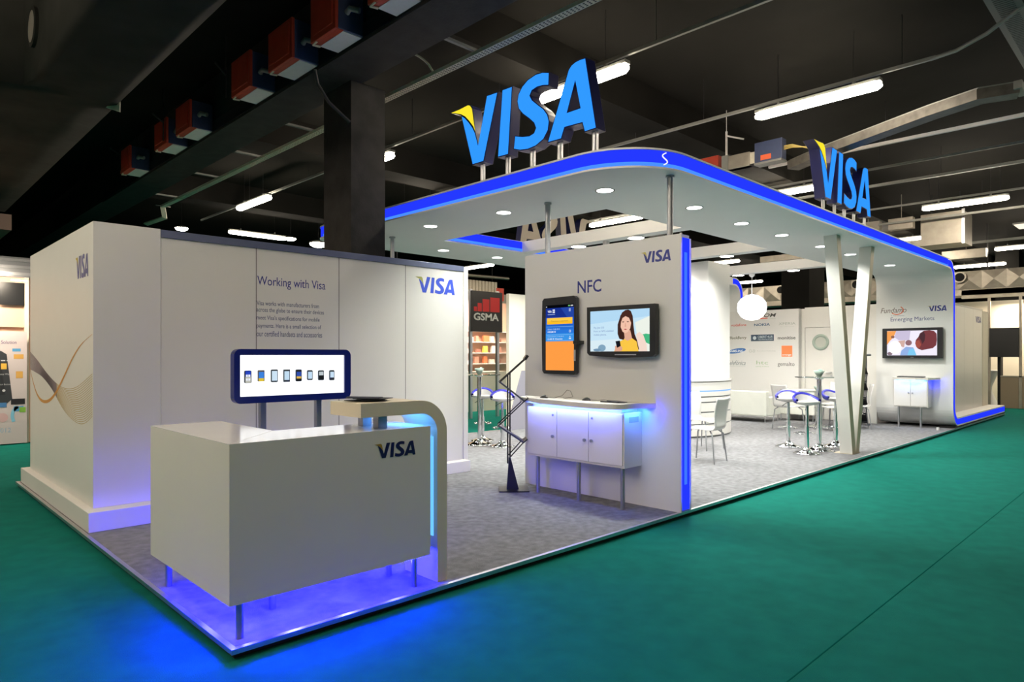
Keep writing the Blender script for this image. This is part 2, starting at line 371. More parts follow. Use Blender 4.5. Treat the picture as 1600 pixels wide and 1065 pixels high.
# long cream perforated tray along the beam
t = thing('cable_tray', 'long cream perforated cable tray running diagonally beside the dark concrete beam', 'cable tray', (3.46, 6, 4.82))
b = MB(); b.box(3.40, 3.50, -3, 12.4, 4.8, 4.803); b.box(3.40, 3.403, -3, 12.4, 4.8, 4.84); b.box(3.497, 3.50, -3, 12.4, 4.8, 4.84)
b.build('tray_channel', M_trayw, t)
b = MB()
for i in range(250):
    y = -1.2 + i*.05
    for x in (3.425, 3.45, 3.475): b.box(x - .006, x + .006, y, y + .024, 4.7985, 4.8)
b.build('tray_perforation', M_conc, t, kind='stuff')
MB().tube([(3.45, 12.4, 4.81), (3.55, 12.6, 4.62), (3.45, 13.6, 4.6)], .03, sq=(.1, .03)).build('tray_bend', M_trayw, t)
for y in (2.0, 5.6, 7.4, 9.2, 11.4): MB().box(2.95, 3.45, y, y + .04, 4.84, 4.87).build('bracket', M_railg, t)
tag(MB().tube([(2.95 + .49*i/12, 3.2 - .42*i/12, 4.86 + .22*math.sin(PI*i/12)**.7) for i in range(13)], .012).build('looped_cable', M_trayw), 'loose cream cable looping from the beam to the cream tray', 'cable')
# wide dark cable ladder at upper right
t = thing('cable_ladder', 'wide dark slotted cable ladder sloping across the upper right above the smaller sign', 'cable tray', (8.5, 0, 4.6))
pa = [(9.3, 1.05, 4.58), (9.0, .45, 4.6), (8.35, -1.1, 4.63), (8.15, -1.65, 4.63), (8.25, -2.0, 4.63)]
MB().tube(pa, .1, sq=(.22, .13)).build('ladder_channel', mat('dusty_steel', (.11, .10, .085), .55, .3, noise=.3, nscale=8), t)
MB().tube([(p[0] - .115, p[1], p[2] + .065) for p in pa], .1, sq=(.01, .012)).build('ladder_lip', M_railg, t)
MB().box(8.08, 8.42, -2.06, -1.98, 4.60, 4.69).build('end_bracket', M_railg, t)
# perforated trays running across the upper right corner
for x0, x1, y, lb in ((6.3, 9.6, -2.05, 'dark perforated cable tray in the top right corner, nearer the middle'), (6.3, 10.4, -2.62, 'dark perforated cable tray cut by the top right corner of the photo')):
    t = thing('perforated_tray', lb, 'cable tray', (x0, y, 5.2))
    MB().box(x0, x1, y - .14, y + .14, 5.2, 5.27).build('tray_channel', mat('slate_tray', (.085, .095, .10), .5, .4), t)
    b = MB()
    for i in range(int((x1 - x0)/.05)):
        b.box(x0 + i*.05, x0 + i*.05 + .012, y - .08, y + .08, 5.1985, 5.2)
    b.build('tray_slots', M_dark, t)
    for s in (-1, 1): MB().box(x0 + .4, x0 + .43, y + s*.12, y + s*.12 + .02, 5.27, CEIL).build('hanger', M_blackm, t)
# busbar trunking with red tap-off boxes along the beam
t = thing('busbar_trunking', 'dark busbar trunking carrying the red boxes along the concrete beam', 'trunking', (2.25, 5, 4.7))
MB().box(2.335, 2.36, -2, 12.6, 4.80, 4.95).build('trunking_body', M_blackm, t)
MB().box(2.34, 2.36, -2, 12.6, 4.76, 4.795).build('trunking_lip', M_conc, t)
rb = [0]
def redbox(y0, y1, lb, h=.36):
    t = thing('tap_off_box', lb, 'junction box', (2.2, y0, 4.82), 0, 'red tap-off boxes along the beam')
    MB().box(2.045, 2.33, y0, y1, 4.80, 4.82 + h).build('box_body', M_navy, t, bevel=.006)
    MB().box(2.01, 2.045, y0, y1, 4.79, 4.83 + h).build('red_lid', M_red, t, bevel=.006)
    MB().box(2.0, 2.01, y0 + .05, y1 - .05, 4.85, 4.82 + h - .04).build('red_lid', M_red, t, bevel=.004)
    MB().box(2.05, 2.11, y0 + .01, y1 - .01, 4.795, 4.80).build('red_underside', M_red, t)
    MB().box(2.11, 2.32, y0 + .02, y1 - .02, 4.79, 4.80).build('white_cover', M_whitebox, t)
    MB().tube([(2.10, y1 - .04, 4.78), (2.03, y1 - .02, 4.78), (2.03, y1 - .10, 4.79)], .012, 6).build('clip', M_trayw, t)
    MB().tube([(2.14, y0, 4.98), (2.14, y0 - .06, 5.0), (2.2, y0 - .14, 4.97)], .03, 8).build('cable_gland', M_railg, t)
redbox(9.42, 9.98, 'red junction box farthest down the dark beam, the smallest one')
redbox(7.52, 8.08, 'second red junction box from the far end of the beam')
redbox(6.52, 7.1, 'third red junction box from the far end, above the tall white tower')
redbox(4.5, 5.05, 'red junction box on the beam, fourth from the far end, with pale underside', .4)
redbox(3.42, 4.0, 'red junction box directly left of the dark column head', .4)
redbox(2.5, 3.0, 'largest red junction box, hanging at the top of the dark concrete column', .42)
redbox(1.5, 1.92, 'red junction box at the top edge of the photo, only its white underside showing')
tag(MB().tube([(2.3, 3.45, 4.75), (2.36, 3.5, 4.62), (2.5, 3.5, 4.45), (2.78, 3.52, 4.3)], .02, 8).build('black_cable', M_blackm), 'black cable drooping from the red box beside the column', 'cable')
for y in (4.9, 7.3, 9.6):
    tag(MB().tube([(1.75, y, 5.12), (1.98, y + .25, 5.1)], .012, 6).tube([(1.98, y + .25, 4.82), (1.98, y + .25, CEIL)], .01, 6).build('threaded_hanger', M_conc), 'dark threaded hanger rod left of the red box at %s' % {4.9: 'the middle of the beam', 7.3: 'second place from the far end', 9.6: 'the far end'}[y], 'hanger rod')
# the second trunking, behind the canopy
t = thing('busbar_trunking', 'grey busbar trunking with cover plates above the canopy edge', 'trunking', (8.9, 1.7, 4.6))
MB().box(8.86, 9.02, 1.05, 4.4, 4.60, 4.66).build('trunking_body', M_conc, t)
MB().box(8.84, 8.98, 1.55, 1.92, 4.60, 4.82).build('cover_plate', M_galv, t, bevel=.006)
MB().box(8.85, 8.97, 1.47, 1.55, 4.62, 4.80).build('yellow_fitting', M_trayw, t)
MB().box(8.83, 8.99, 1.92, 2.03, 4.60, 4.84).build('end_piece', M_railg, t)
MB().tube([(8.9, 1.98, 4.84), (8.9, 1.98, 5.25)], .018, 8).tube([(8.9, 1.98, 5.18), (8.9, 1.68, 5.06)], .014, 8).tube([(8.9, 1.98, 5.25), (8.9, 1.98, CEIL)], .006, 6).build('hanger', M_whitebox, t)
t = thing('tap_off_box', 'bright red junction box peeping over the blue canopy edge', 'junction box', (8.9, 2.35, 4.6), 0, 'boxes on the second trunking')
MB().box(8.84, 8.98, 2.1, 2.62, 4.58, 4.88).build('box_body', M_red, t, bevel=.006)
t = thing('tap_off_box', 'navy junction box with an orange warning label, left of the smaller sign', 'junction box', (8.9, 1.25, 4.6), 0, 'boxes on the second trunking')
MB().box(8.82, 8.98, 1.02, 1.46, 4.60, 4.92).build('box_body', M_navy, t, bevel=.006)
MB().box(8.80, 9.0, 1.02, 1.46, 4.57, 4.60).build('base_plate', M_railg, t)
MB().rect(FX(8.818, 1.46, 4.6), .1, .27, .03, .11, 0, 0).build('warning_label', mat('orange_label', (.75, .13, .04), .5), t)
for i in range(3):
    tag(MB().tube([(8.9, 1.02, 4.80 - i*.025), (8.92, .9, 4.8 - i*.02), (9.0, .7, 4.72 + i*.01)], .009, 6).build('yellow_cable', mat('yellow_cable', (.5, .38, .1), .5)), 'yellow cable, %s of three leaving the navy junction box' % ('top', 'middle', 'bottom')[i], 'cable')
# draped duct at upper left
t = thing('draped_duct', 'large duct wrapped in dark fabric filling the upper left corner', 'duct', (0.3, 4, 4.3))
b = MB(); rows = []
for i in range(61):
    y = -2.2 + i*(14.7/60); w0 = -.11 if y < 4.9 else (-.11 - min(1, (y-4.9)/.3)*2.2)
    zz = 4.3; r = []
    for j in range(9):
        f = j/8; r.append((w0 + (.68 - w0)*f, y, zz + math.sin(PI*f)*(.035*math.sin(y*4.2 + f)*(1 if y > 4.9 else .25) + .02*math.sin(f*7 + y*1.5))))
    rows.append([(w0, y, 5.2)] + r + [(.68, y, 5.2)])
b.grid(rows); b.face([(rows[0][i][0], rows[0][i][2]) for i in range(11)], (V3((0, -2.2, 0)), V3((1,0,0)), V3((0,0,1))))
b.face([(rows[-1][i][0], rows[-1][i][2]) for i in range(11)], (V3((0, 12.5, 0)), V3((1,0,0)), V3((0,0,1))))
b.build('fabric_wrap', M_cloth, t)
MB().box(-.1, .6, -2, 12.4, 5.2, CEIL).build('duct_mount', M_dark, t)
b = MB().tube([(-.14, 4.5, 4.76), (-.1, 4.5, 4.76)], .19, 24); b.build('vent_rim', M_cloth, t)
MB().tube([(-.145, 4.5, 4.76), (-.142, 4.5, 4.76)], [.15, .08], 24).build('vent_cone', M_galv, t)
tag(MB().hexa([(.61, 4.98, 4.295), (.70, 4.80, 4.22), (.70, 4.80, 4.44)], [(.62, 4.99, 4.295), (.71, 4.81, 4.22), (.71, 4.81, 4.44)]).build('torn_flap', mat('cream_lining', (.62, .58, .48), .7)), 'pale triangular torn flap of lining hanging from the dark duct', 'flap')
t = thing('duct_end', 'square dusty duct end hanging at the left edge of the photo', 'duct', (.1, 13.5, 4.2))
MB().box(-.6, .80, 12.6, 14.5, 3.98, 4.28).build('duct_shell', mat('dusty_pink_duct', (.30, .20, .16), .6), t)
# ------------------------------------------------------------------ the stand: platform
PZ = 0.06
t = thing('stand_platform', 'low grey carpeted platform with an aluminium edge that the whole white stand is built on', 'platform', (9, 3, 0))
MB().box(.02, 19.9, .02, 6.38, .008, .036).build('shadow_gap_skirt', M_dark, t)  # black body stands in for the shadow gap under the trim
MB().box(.028, 19.88, .028, 6.37, .036, .0595).build('carpet', M_carpet, t)
b = MB(); b.box(0, 19.9, 0, .03, .034, .061); b.build('edge_trim', M_alu, t)
b = MB(); b.box(0, .03, .03, 6.4, .034, .061); b.build('edge_trim', M_alu, t)
b = MB(); b.box(.03, 19.9, 6.37, 6.4, .034, .061); b.build('edge_trim', M_alu, t)
# ------------------------------------------------------------------ tall tower at left
t = thing('display_tower', 'tall white box tower with printed wave at the left end of the stand', 'tower', (.4, 4.75, PZ))
MB().box(.04, .655, 3.105, 6.33, PZ, .228).build('plinth', M_white, t, bevel=.003)
MB().box(.112, .655, 3.28, 6.2, .228, 2.73).build('tower_body', M_white, t, bevel=.003)
fr = FX(.112, 6.2, 0)
b = MB(); logo(b, fr, 2.28, 2.76, 2.26, 2.48, .002); b.build('logo', [mat('tower_logo_lilac', (.14, .13, .30), .5), mat('tower_logo_gold', (.55, .38, .03), .5)], t)
# printed guilloche wave: bundle of fine lines crossed by an orange ribbon
def strip(mb, fr, pts, wd, n=.0015, mi=0):
    o, u, v = fr; nn = u.cross(v); vs = []; fs = []
    for i, p in enumerate(pts):
        q0 = Vector(pts[max(0, i-1)]); q1 = Vector(pts[min(len(pts)-1, i+1)]); d = (q1-q0).normalized(); m = Vector((-d.y, d.x))
        ww = wd[i] if isinstance(wd, list) else wd
        for s in (-1, 1):
            a = Vector(p) + m*(s*ww/2); vs.append(o + u*a.x + v*a.y + nn*n)
    for i in range(len(pts)-1): fs.append((2*i, 2*i+2, 2*i+3, 2*i+1))
    mb.add(vs, fs, mi); return mb
def cr(ps, n=10):     # catmull-rom through points
    out = []
    for i in range(len(ps)-1):
        p0, p1, p2, p3 = Vector(ps[max(0, i-1)]), Vector(ps[i]), Vector(ps[i+1]), Vector(ps[min(len(ps)-1, i+2)])
        for j in range(n):
            f = j/n; out.append(tuple(.5*((2*p1) + (p2-p0)*f + (2*p0-5*p1+4*p2-p3)*f*f + (3*p1-p0-3*p2+p3)*f**3)))
    out.append(tuple(ps[-1])); return out
up_ = [(0, 1.60), (.45, 1.50), (.95, 1.37), (1.45, 1.27), (1.9, 1.235), (2.35, 1.27), (2.90, 1.40)]
lo_ = [(0, 1.40), (.30, 1.375), (.75, 1.32), (1.25, 1.20), (1.75, 1.03), (2.25, .94), (2.60, .945), (2.90, 1.03)]
ua, lb_ = cr(up_, 8), cr(lo_, 7)
N = min(len(ua), len(lb_)); ua = [ua[int(i*(len(ua)-1)/(N-1))] for i in range(N)]; lb_ = [lb_[int(i*(len(lb_)-1)/(N-1))] for i in range(N)]
b = MB()
for k in range(19):
    f = k/18
    pts = [(ua[i][0]*(1-f) + lb_[i][0]*f, ua[i][1]*(1-f) + lb_[i][1]*f) for i in range(N)]
    h = N//2; strip(b, fr, pts[:h+1], .008, .0012, 0); strip(b, fr, pts[h:], .006, .0012, 1)
og = cr([(0, 1.42), (.15, 1.28), (.40, 1.13), (.70, 1.06), (1.05, 1.075), (1.40, 1.17), (1.75, 1.33), (2.15, 1.53), (2.5, 1.66), (2.90, 1.745)], 6)
strip(b, fr, og, [.004 + .03*math.sin(PI*min(1, i/len(og)*1.1))**.7 for i in range(len(og))], .0018, 2)
b.build('printed_wave', [mat('wave_mauve', (.28, .22, .24), .6), mat('wave_gold', (.52, .38, .18), .6), mat('wave_orange', (.62, .28, .06), .6)], t)
# ------------------------------------------------------------------ long panel wall
t = thing('partition_wall', 'long white panel wall with blue heading text behind the reception counter', 'wall panel', (2.5, 3.35, PZ))
MB().box(.66, 4.34, 3.155, 3.44, PZ, .20).build('plinth', M_white, t, bevel=.003)
xs = [.657, 1.562, 2.508, 3.41, 4.33]
for i in range(4):
    MB().box(xs[i] + .003, xs[i+1] - .003, 3.29, 3.298, .20, 2.655).build('panel', M_transl, t)
for x in xs[1:4]: MB().box(x - .004, x + .004, 3.2895, 3.32, .20, 2.655).build('panel_joint', M_railg, t)
MB().box(.657, 4.33, 3.275, 3.45, 2.655, 2.725).build('top_rail', M_rail, t, bevel=.003)
MB().box(4.33, 4.405, 3.28, 3.45, .06, 2.715).build('end_post', M_white, t, bevel=.004)
fr = FY(0, 3.29, 0)
MB().text('Working with Visa', fr, 1.572, 2.34, 2.255, 2.375, mi=0).build('heading_lettering', M_vblue, t)
b = MB(); v = 2.105
for i, (l, x1) in enumerate((('Visa works with manufacturers from', 2.262), ('across the globe to ensure their devices', 2.322), ("meet Visa's specifications for mobile", 2.27), ('payments. Here is a small selection of', 2.288), ('our certified handsets and accessories', 2.30))):
    y0 = (2.075, 1.995, 1.915, 1.832, 1.755)[i]
    b.text(l, fr, 1.566, x1, y0, y0 + (.058 if i != 0 else .046), mi=0, bold=.006)
b.build('paragraph_lettering', M_vgrey, t)
b = MB(); logo(b, fr, 3.555, 4.185, 2.335, 2.545); b.build('logo', [M_vlight, mat('olive_gold_vinyl', (.36, .36, .10), .5)], t)
# ------------------------------------------------------------------ phone display lightbox
t = thing('phone_display', 'navy framed lightbox on two steel posts showing a row of phones', 'display', (1.3, 1.97, PZ))
fr = FY(0, 1.93, 0)
outer = rrect(.782, 1.832, 1.172, 1.612, .055); 
b = MB(); n_in = len(outer)
inn = rrect(.830, 1.771, 1.228, 1.563, .006)
k = len(outer)
o_, u_, v_ = fr
F3 = lambda p, y: (p[0], y, p[1])
for ya, yb in ((1.915, 1.915),):
    vs = [F3(p, 1.912) for p in outer] + [F3(p, 1.912) for p in inn] + [F3(p, 1.985) for p in outer] + [F3(p, 1.932) for p in inn]
    fs = []
    for i in range(k):
        j = (i+1) % k
        fs += [(i, j, k+j, k+i), (2*k+i, 2*k+j, j, i), (k+i, k+j, 3*k+j, 3*k+i)]
    fs.append(tuple(range(2*k, 3*k))); b.add(vs, fs, 0, False)
b.build('frame', M_pframe, t)
MB().rect(fr, .828, 1.773, 1.226, 1.565, .001).build('light_panel', M_lbox, t)
for x in (1.06, 1.565): MB().tube([(x, 2.02, PZ), (x, 2.02, 1.36)], .03, sq=(.05, .05)).build('post', M_legm, t, bevel=.004)
for x in (1.06, 1.565): MB().box(x - .03, x + .03, 1.985, 2.0, 1.22, 1.36).build('mounting_plate', M_legm, t)
W_, B_, K_ = gl(235, 240, 250), gl(40, 70, 190), cm(35, 40, 48)
PH = ((.868,.924,1.336,1.438),(.978,1.033,1.348,1.439),(1.089,1.147,1.338,1.444),(1.198,1.254,1.337,1.442),(1.307,1.360,1.339,1.441),(1.412,1.462,1.347,1.433),(1.515,1.569,1.343,1.430),(1.623,1.671,1.340,1.430))
PL = ('black smartphone with blue and white icon screen, far left in the lightbox', 'silver phone with blue and yellow screen, second from left in the lightbox', 'large dark phone with pale screen and square corners, third in the lightbox', 'grey phone with pale screen and a bar below, fourth in the lightbox', 'black phone with blue and yellow screen, fifth in the lightbox row', 'small dark rounded phone with pale screen, sixth in the lightbox row', 'phone with a black button keypad below its grey screen, seventh in the row', 'small rounded phone at the far right of the lightbox row')
SC = ([(.5, .96, B_), (.02, .5, gl(190, 190, 180))], [(.28, .85, gl(60, 130, 220)), (.0, .28, gl(220, 190, 60))], [(.12, .88, gl(205, 228, 245))], [(.16, .86, gl(195, 222, 242))], [(.42, .8, gl(50, 80, 170)), (.24, .42, gl(225, 180, 80))], [(.14, .84, gl(195, 222, 245))], [(.5, .86, gl(190, 200, 205))], [(.28, .84, gl(200, 225, 245))])
for i, (x0, x1, z0, z1) in enumerate(PH):
    p = thing('mobile_phone', PL[i], 'phone', ((x0+x1)/2, 1.92, z0), 0, 'phones in the lightbox')
    MB().prism(rrect(x0, x1, z0, z1, .004 if i in (1, 3) else .010, 4), fr, .002, .014).build('phone_body', cm(150, 140, 125) if i == 1 else cm(45, 52, 58) if i in (0, 4) else cm(70, 82, 88), p)
    b = MB(); ms = []
    for a0, a1, m in SC[i]:
        b.rect(fr, x0 + .006, x1 - .006, z0 + (z1-z0)*a0, z0 + (z1-z0)*a1, .0146, len(ms)); ms.append(m)
    if i == 0:
        for q in range(4):
            uu = x0 + .010 + (q % 2)*.020; vv = z0 + (.2 + .3*(q//2))*(z1-z0); b.rect(fr, uu, uu + .016, vv, vv + .018, .015, len(ms))
        ms.append(W_)
    b.build('phone_screen', ms, p)
    if i == 6:
        b = MB()
        for q in range(12): b.box(x0 + .006 + (q % 4)*.011, x0 + .015 + (q % 4)*.011, 1.9150, 1.9164, z0 + .008 + (q//4)*.012, z0 + .017 + (q//4)*.012)
        b.build('keypad', cm(20, 24, 28), p)
# ------------------------------------------------------------------ reception counter
t = thing('reception_counter', 'white L shaped reception counter with blue light under it at the front corner', 'counter', (.6, .6, PZ))
CX0, CX1, CY0, CZ0, CZ1 = .015, 1.318, .068, .258, 1.10
lowp = [(CX0, CY0), (CX1, CY0), (CX1, .52), (.46, .52), (.46, 1.36), (CX0, 1.36)]
MB().prism(lowp, FZ(0, 0, CZ0), 0, CZ1 - CZ0 - .004).build('counter_body', M_counter, t, bevel=.002)
MB().prism([(CX0, CY0), (CX1, CY0), (CX1, .52), (.46, .52)], FZ(0, 0, 0), CZ1 - .0038, CZ1).build('worktop', M_gloss, t)
MB().prism([(CX0, CY0 + .003), (.457, .523), (.46, 1.36), (CX0, 1.36)], FZ(0, 0, 0), CZ1 - .0038, CZ1).build('worktop', M_gloss, t)
for x, y in ((.092, .125), (.092, 1.25), (1.226, .125), (1.234, .42), (.40, .40), (.40, 1.25)):
    MB().tube([(x, y, PZ), (x, y, CZ0 + .01)], .02, 16).build('leg', M_legm, t)
b = MB(); logo(b, FY(0, CY0, 0), .888, 1.196, .925, 1.022, .002); b.build('logo', [M_vnavy, M_vgold], t)
# raised shelf: flat top that bends down into a leg
to, ti = 1.268, 1.183
prof_o = [(.803, to)] + arc(1.25, to - .215, .215, 90, 0, 10) + [(1.465, PZ)]
prof_i = [(1.383, PZ)] + arc(1.255, ti - .128, .128, 0, 90, 8) + [(.803, ti)]
MB().prism(prof_o + prof_i, (V3((0, .08, 0)), V3((1, 0, 0)), V3((0, 0, 1))), -.36, 0).build('raised_shelf', M_arch, t, bevel=.002)
for y in (.20, .38): MB().box(.985, 1.05, y - .03, y + .03, CZ1, ti).build('spacer_block', M_alu, t)
MB().box(1.3795, 1.3828, .12, .40, .36, 1.02).build('led_glow_strip', M_cyan, t)
b = MB()
for i in range(12): b.tube([(1.10 + i*.016, .10, CZ0 - .004), (1.10 + i*.016, .10, CZ0 - .012)], .003, 6)
for i in range(8): b.tube([(.62 + i*.02, .5, CZ0 - .001), (.62 + i*.02, .5, CZ0 - .010)], .003, 6)
b.build('led_row', emat((.5, .6, 1), 4.0, 'white_blue_led'), t)
for x, y, e in ((.14, .22, 110), (.16, .7, 28), (.16, 1.15, 4), (.45, .22, 95), (.8, .22, 85), (1.15, .22, 50), (.7, .42, 18)):
    lamp('POINT', (x, y, .225), e, BLUE, t, .05)
lamp('AREA', (1.376, .26, .72), 5.0, CYAN, t, .6, (0, -PI/2, 0), .26)
lamp('AREA', (1.25, .26, 1.165), 1.8, CYAN, t, .2, (0, 0, 0), .28)
BRP = ((.965, .30, 12, 'dark brochure lying at the bottom of the fan on the raised counter shelf'), (1.0, .27, -20, 'navy brochure fanned across the middle of the small pile on the counter'), (1.02, .285, 30, 'navy brochure on top of the small pile on the raised counter shelf'), (.94, .26, 48, 'dark brochure sticking out left from the pile on the raised shelf'))
for i, (x, y, a, lb) in enumerate(BRP):
    p = local(thing('brochure', lb, 'brochure', (x, y, to + .001 + i*.006), math.radians(a), 'brochures on the counter shelf'))
    c = [(-.075, -.105), (.075, -.105), (.075, .105), (-.075, .105)]
    b = MB(); rows = []
    for q in range(6):
        f = q/5; zz = .004*math.sin(f*PI)*(i % 2) + .001
        rows.append([(-.075 + .15*f, -.105, zz), (-.075 + .15*f, .105, zz + .004*(i == 3))])
    b.grid(rows); b.grid([[(p_[0], p_[1], p_[2] + .004) for p_ in r] for r in rows])
    for r0, r1 in zip(rows, rows[1:]):
        for q in (0, 1): b.add([r0[q], r1[q], (*r1[q][:2], r1[q][2] + .004), (*r0[q][:2], r0[q][2] + .004)], [(0, 1, 2, 3)])
    b.add([rows[0][0], rows[0][1], (*rows[0][1][:2], rows[0][1][2]+.004), (*rows[0][0][:2], rows[0][0][2]+.004)], [(0,1,2,3)])
    b.add([rows[-1][0], rows[-1][1], (*rows[-1][1][:2], rows[-1][1][2]+.004), (*rows[-1][0][:2], rows[-1][0][2]+.004)], [(0,1,2,3)])
    b.build('pages', cm(24, 26, 46) if i % 2 else cm(30, 28, 34), p)
# ------------------------------------------------------------------ wall with the two screens
NX = 4.25
t = thing('screen_wall', 'freestanding white wall with NFC heading, two screens and a glowing blue end', 'wall panel', (4.33, 1.03, PZ))
MB().box(NX, 4.42, .012, 2.075, PZ, 2.722).build('wall_body', M_paint, t)
MB().box(NX, 4.27, -.004, .012, PZ, 2.73).build('end_lip', M_white, t)
MB().box(4.41, 4.43, -.004, .012, PZ, 2.69).build('end_lip', M_white, t)
MB().box(4.27, 4.41, .002, .012, .075, 2.69).build('blue_light_panel', M_blue, t)
MB().box(4.318, 4.362, -.002, .002, .32, 2.55).build('led_glow_strip', emat((.04, .15, 1.0), 1.25, 'mid_blue_glow'), t)  # brighter middle of the panel's glow, painted as a separate strip
fr = FX(NX, 0, 0)
b = MB().text('NFC', fr, -1.275, -.950, 2.232, 2.368, bold=.012); b.build('heading_lettering', M_vblue, t)
b = MB(); logo(b, fr, -.452, -.108, 2.475, 2.592); b.build('logo', [M_vblue, mat('pale_gold_vinyl', (.55, .48, .14), .5)], t)
lamp('AREA', (4.34, -.03, 1.4), 7, BLUE, t, .12, (PI/2, 0, 0), 2.5)
for x, y, lb in ((4.30, .15, 'right steel post between the screen wall and the canopy'), (4.31, 1.77, 'left steel post between the screen wall and the canopy'), ):
    p = thing('support_post', lb, 'post', (x, y, 2.722))
    MB().tube([(x, y, 2.722), (x, y, 3.31)], .03, 16).build('post_tube', M_legm, p)
    MB().tube([(x, y, 3.29), (x, y, 3.31)], .042, 16).build('flange', M_legm, p)
x, y = 4.30, 4.87
p = thing('support_post', 'pale post rising behind the panel wall to the canopy, right of the concrete column', 'post', (x, y, PZ))
MB().tube([(x, y, PZ), (x, y, 3.31)], .03, 16).build('post_tube', M_legm, p)
MB().tube([(x, y, 3.29), (x, y, 3.31)], .045, 16).build('flange', M_legm, p)
# upright screen
t = thing('upright_screen', 'tall black upright touch screen showing a blue and orange app', 'screen', (4.21, 1.46, 1.35))
fr = FX(4.17, 0, 0)
out = [(-1.726, 1.385), (-1.70, 1.357), (-1.26, 1.350), (-1.235, 1.375), (-1.23, 1.78), (-1.235, 2.18), (-1.26, 2.205), (-1.70, 2.198), (-1.726, 2.17), (-1.735, 1.78)]
MB().prism(out, fr, -.05, 0).build('housing', M_blackp, t, bevel=.006)
MB().prism(rrect(-1.66, -1.30, 1.45, 2.1, .03), fr, -.08, -.05).build('wall_bracket', M_blackm, t)
MB().tube([(4.195, 1.23, 1.70), (4.195, 1.185, 1.70)], .03, sq=(.15, .035)).build('side_speaker', M_blackp, t, bevel=.004)
MB().box(4.1685, 4.17, 1.236, 1.262, 1.50, 1.62).build('card_sticker', cm(170, 172, 175), t)
b = MB(); ms = []
def G(c, s=1.0):
    m = gl(*c, s)
    if m not in ms: ms.append(m)
    return ms.index(m)
u0, u1 = -1.672, -1.260
b.rect(fr, u0, u1, 1.400, 2.118, .0006, G((6, 8, 14)))
b.rect(fr, u0, u1, 1.395, 1.715, .0009, G((255, 158, 70), 1.0))
for i in range(8):
    c = (26 + i*3, 70 + i*10, 175 + i*9) if i < 6 else (60, 150, 232)
    b.rect(fr, u0, u1, 2.06 - (i+1)*.043, 2.06 - i*.043, .0009, G(c))
b.rect(fr, u0, u1, 1.98, 2.085, .0010, G((24, 48, 140)))
b.face([(-1.45, 2.085), (-1.36, 1.98), (u1, 1.98), (u1, 2.085)], fr, .0012, G((36, 70, 165)))
b.rect(fr, u0 + .02, u1 - .02, 1.905, 1.975, .0014, G((255, 190, 40), 1.0))
b.rect(fr, u0 + .02, u1 - .02, 1.94, 1.972, .0016, G((255, 205, 75), 1.0))
b.text('Continue a payment', fr, u0 + .08, u1 - .08, 1.925, 1.95, .0018, G((150, 120, 60)))
b.text('VISA', fr, u0 + .03, u0 + .09, 2.035, 2.06, .0016, G((240, 245, 255)), .03)
for q in range(4): b.rect(fr, u0 + .105 + (q % 2)*.018, u0 + .119 + (q % 2)*.018, 2.03 + (q//2)*.022, 2.047 + (q//2)*.022, .0016, G((240, 245, 255)))
b.rect(fr, u0 + .03, u0 + .14, 2.012, 2.016, .0016, G((190, 210, 245)))
for q in range(3): b.rect(fr, u1 - .07, u1 - .045, 2.04 + q*.012, 2.046 + q*.012, .0016, G((200, 215, 245)))
for z in (1.875, 1.785, 1.722): b.rect(fr, u0 + .015, u1 - .015, z, z + .003, .0016, G((150, 200, 250)))
b.text('Balance 12-06-2012', fr, u0 + .03, u0 + .21, 1.842, 1.860, .0016, G((190, 220, 250)))
b.text('109,80 \u20ac', fr, u0 + .03, u0 + .15, 1.808, 1.830, .0016, G((245, 250, 255)), .02)
b.text('Last payment 11-06-2012', fr, u0 + .03, u0 + .27, 1.760, 1.775, .0016, G((190, 220, 250)))
b.text('15,00 \u20ac Chemist', fr, u0 + .03, u0 + .25, 1.732, 1.750, .0016, G((245, 250, 255)), .015)
b.disc(fr, u1 - .055, 1.825, .014, None, .0016, G((220, 235, 250))); b.disc(fr, u1 - .055, 1.825, .009, None, .0018, G((40, 110, 205)))
b.disc(fr, u1 - .055, 1.765, .007, None, .0016, G((220, 235, 250))); b.rect(fr, u1 - .07, u1 - .04, 1.738, 1.752, .0016, G((220, 235, 250)))
b.rect(fr, u0 + .005, u0 + .02, 2.095, 2.105, .0016, G((200, 200, 200))); b.rect(fr, u1 - .08, u1 - .055, 2.095, 2.108, .0016, G((120, 200, 120))); b.rect(fr, u1 - .045, u1 - .01, 2.095, 2.108, .0016, G((200, 200, 200)))
b.build('lit_display', ms, t)
# wide screen with the woman
t = thing('flat_television', 'wide black television showing a woman looking at her phone', 'screen', (4.2, .64, 1.55))
fr = FX(4.15, 0, 0)
out = [(-1.062, 1.585), (-1.03, 1.558), (-.64, 1.535), (-.25, 1.548), (-.218, 1.575), (-.217, 2.062), (-1.065, 2.066)]
MB().prism(out, fr, -.06, 0).build('housing', M_blackp, t, bevel=.006)
MB().prism(rrect(-.80, -.48, 1.68, 1.95, .02), fr, -.10, -.06).build('wall_bracket', M_blackm, t)
MB().box(4.147, 4.15, .44, .70, 1.563, 1.573).build('silver_strip', M_alu, t)
b = MB(); ms = []
P_ = lambda pts: [(-1.017 + (x-455)/410*.734, 2.020 - (y-548)/289*.419) for x, y in pts]
b.rect(fr, -1.017, -.283, 1.601, 2.020, .0006, G((196, 225, 242), 1.05))
b.face(P_([(455, 548), (865, 548), (865, 600), (455, 640)]), fr, .0008, G((176, 214, 240), 1.05))
b.face(P_([(455, 760), (865, 740), (865, 837), (455, 837)]), fr, .0008, G((214, 232, 240), 1.05))
b.disc(fr, *P_([(540, 812)])[0], .05, .035, .0009, G((130, 165, 190))); b.disc(fr, *P_([(505, 826)])[0], .05, .014, .001, G((115, 150, 178)))
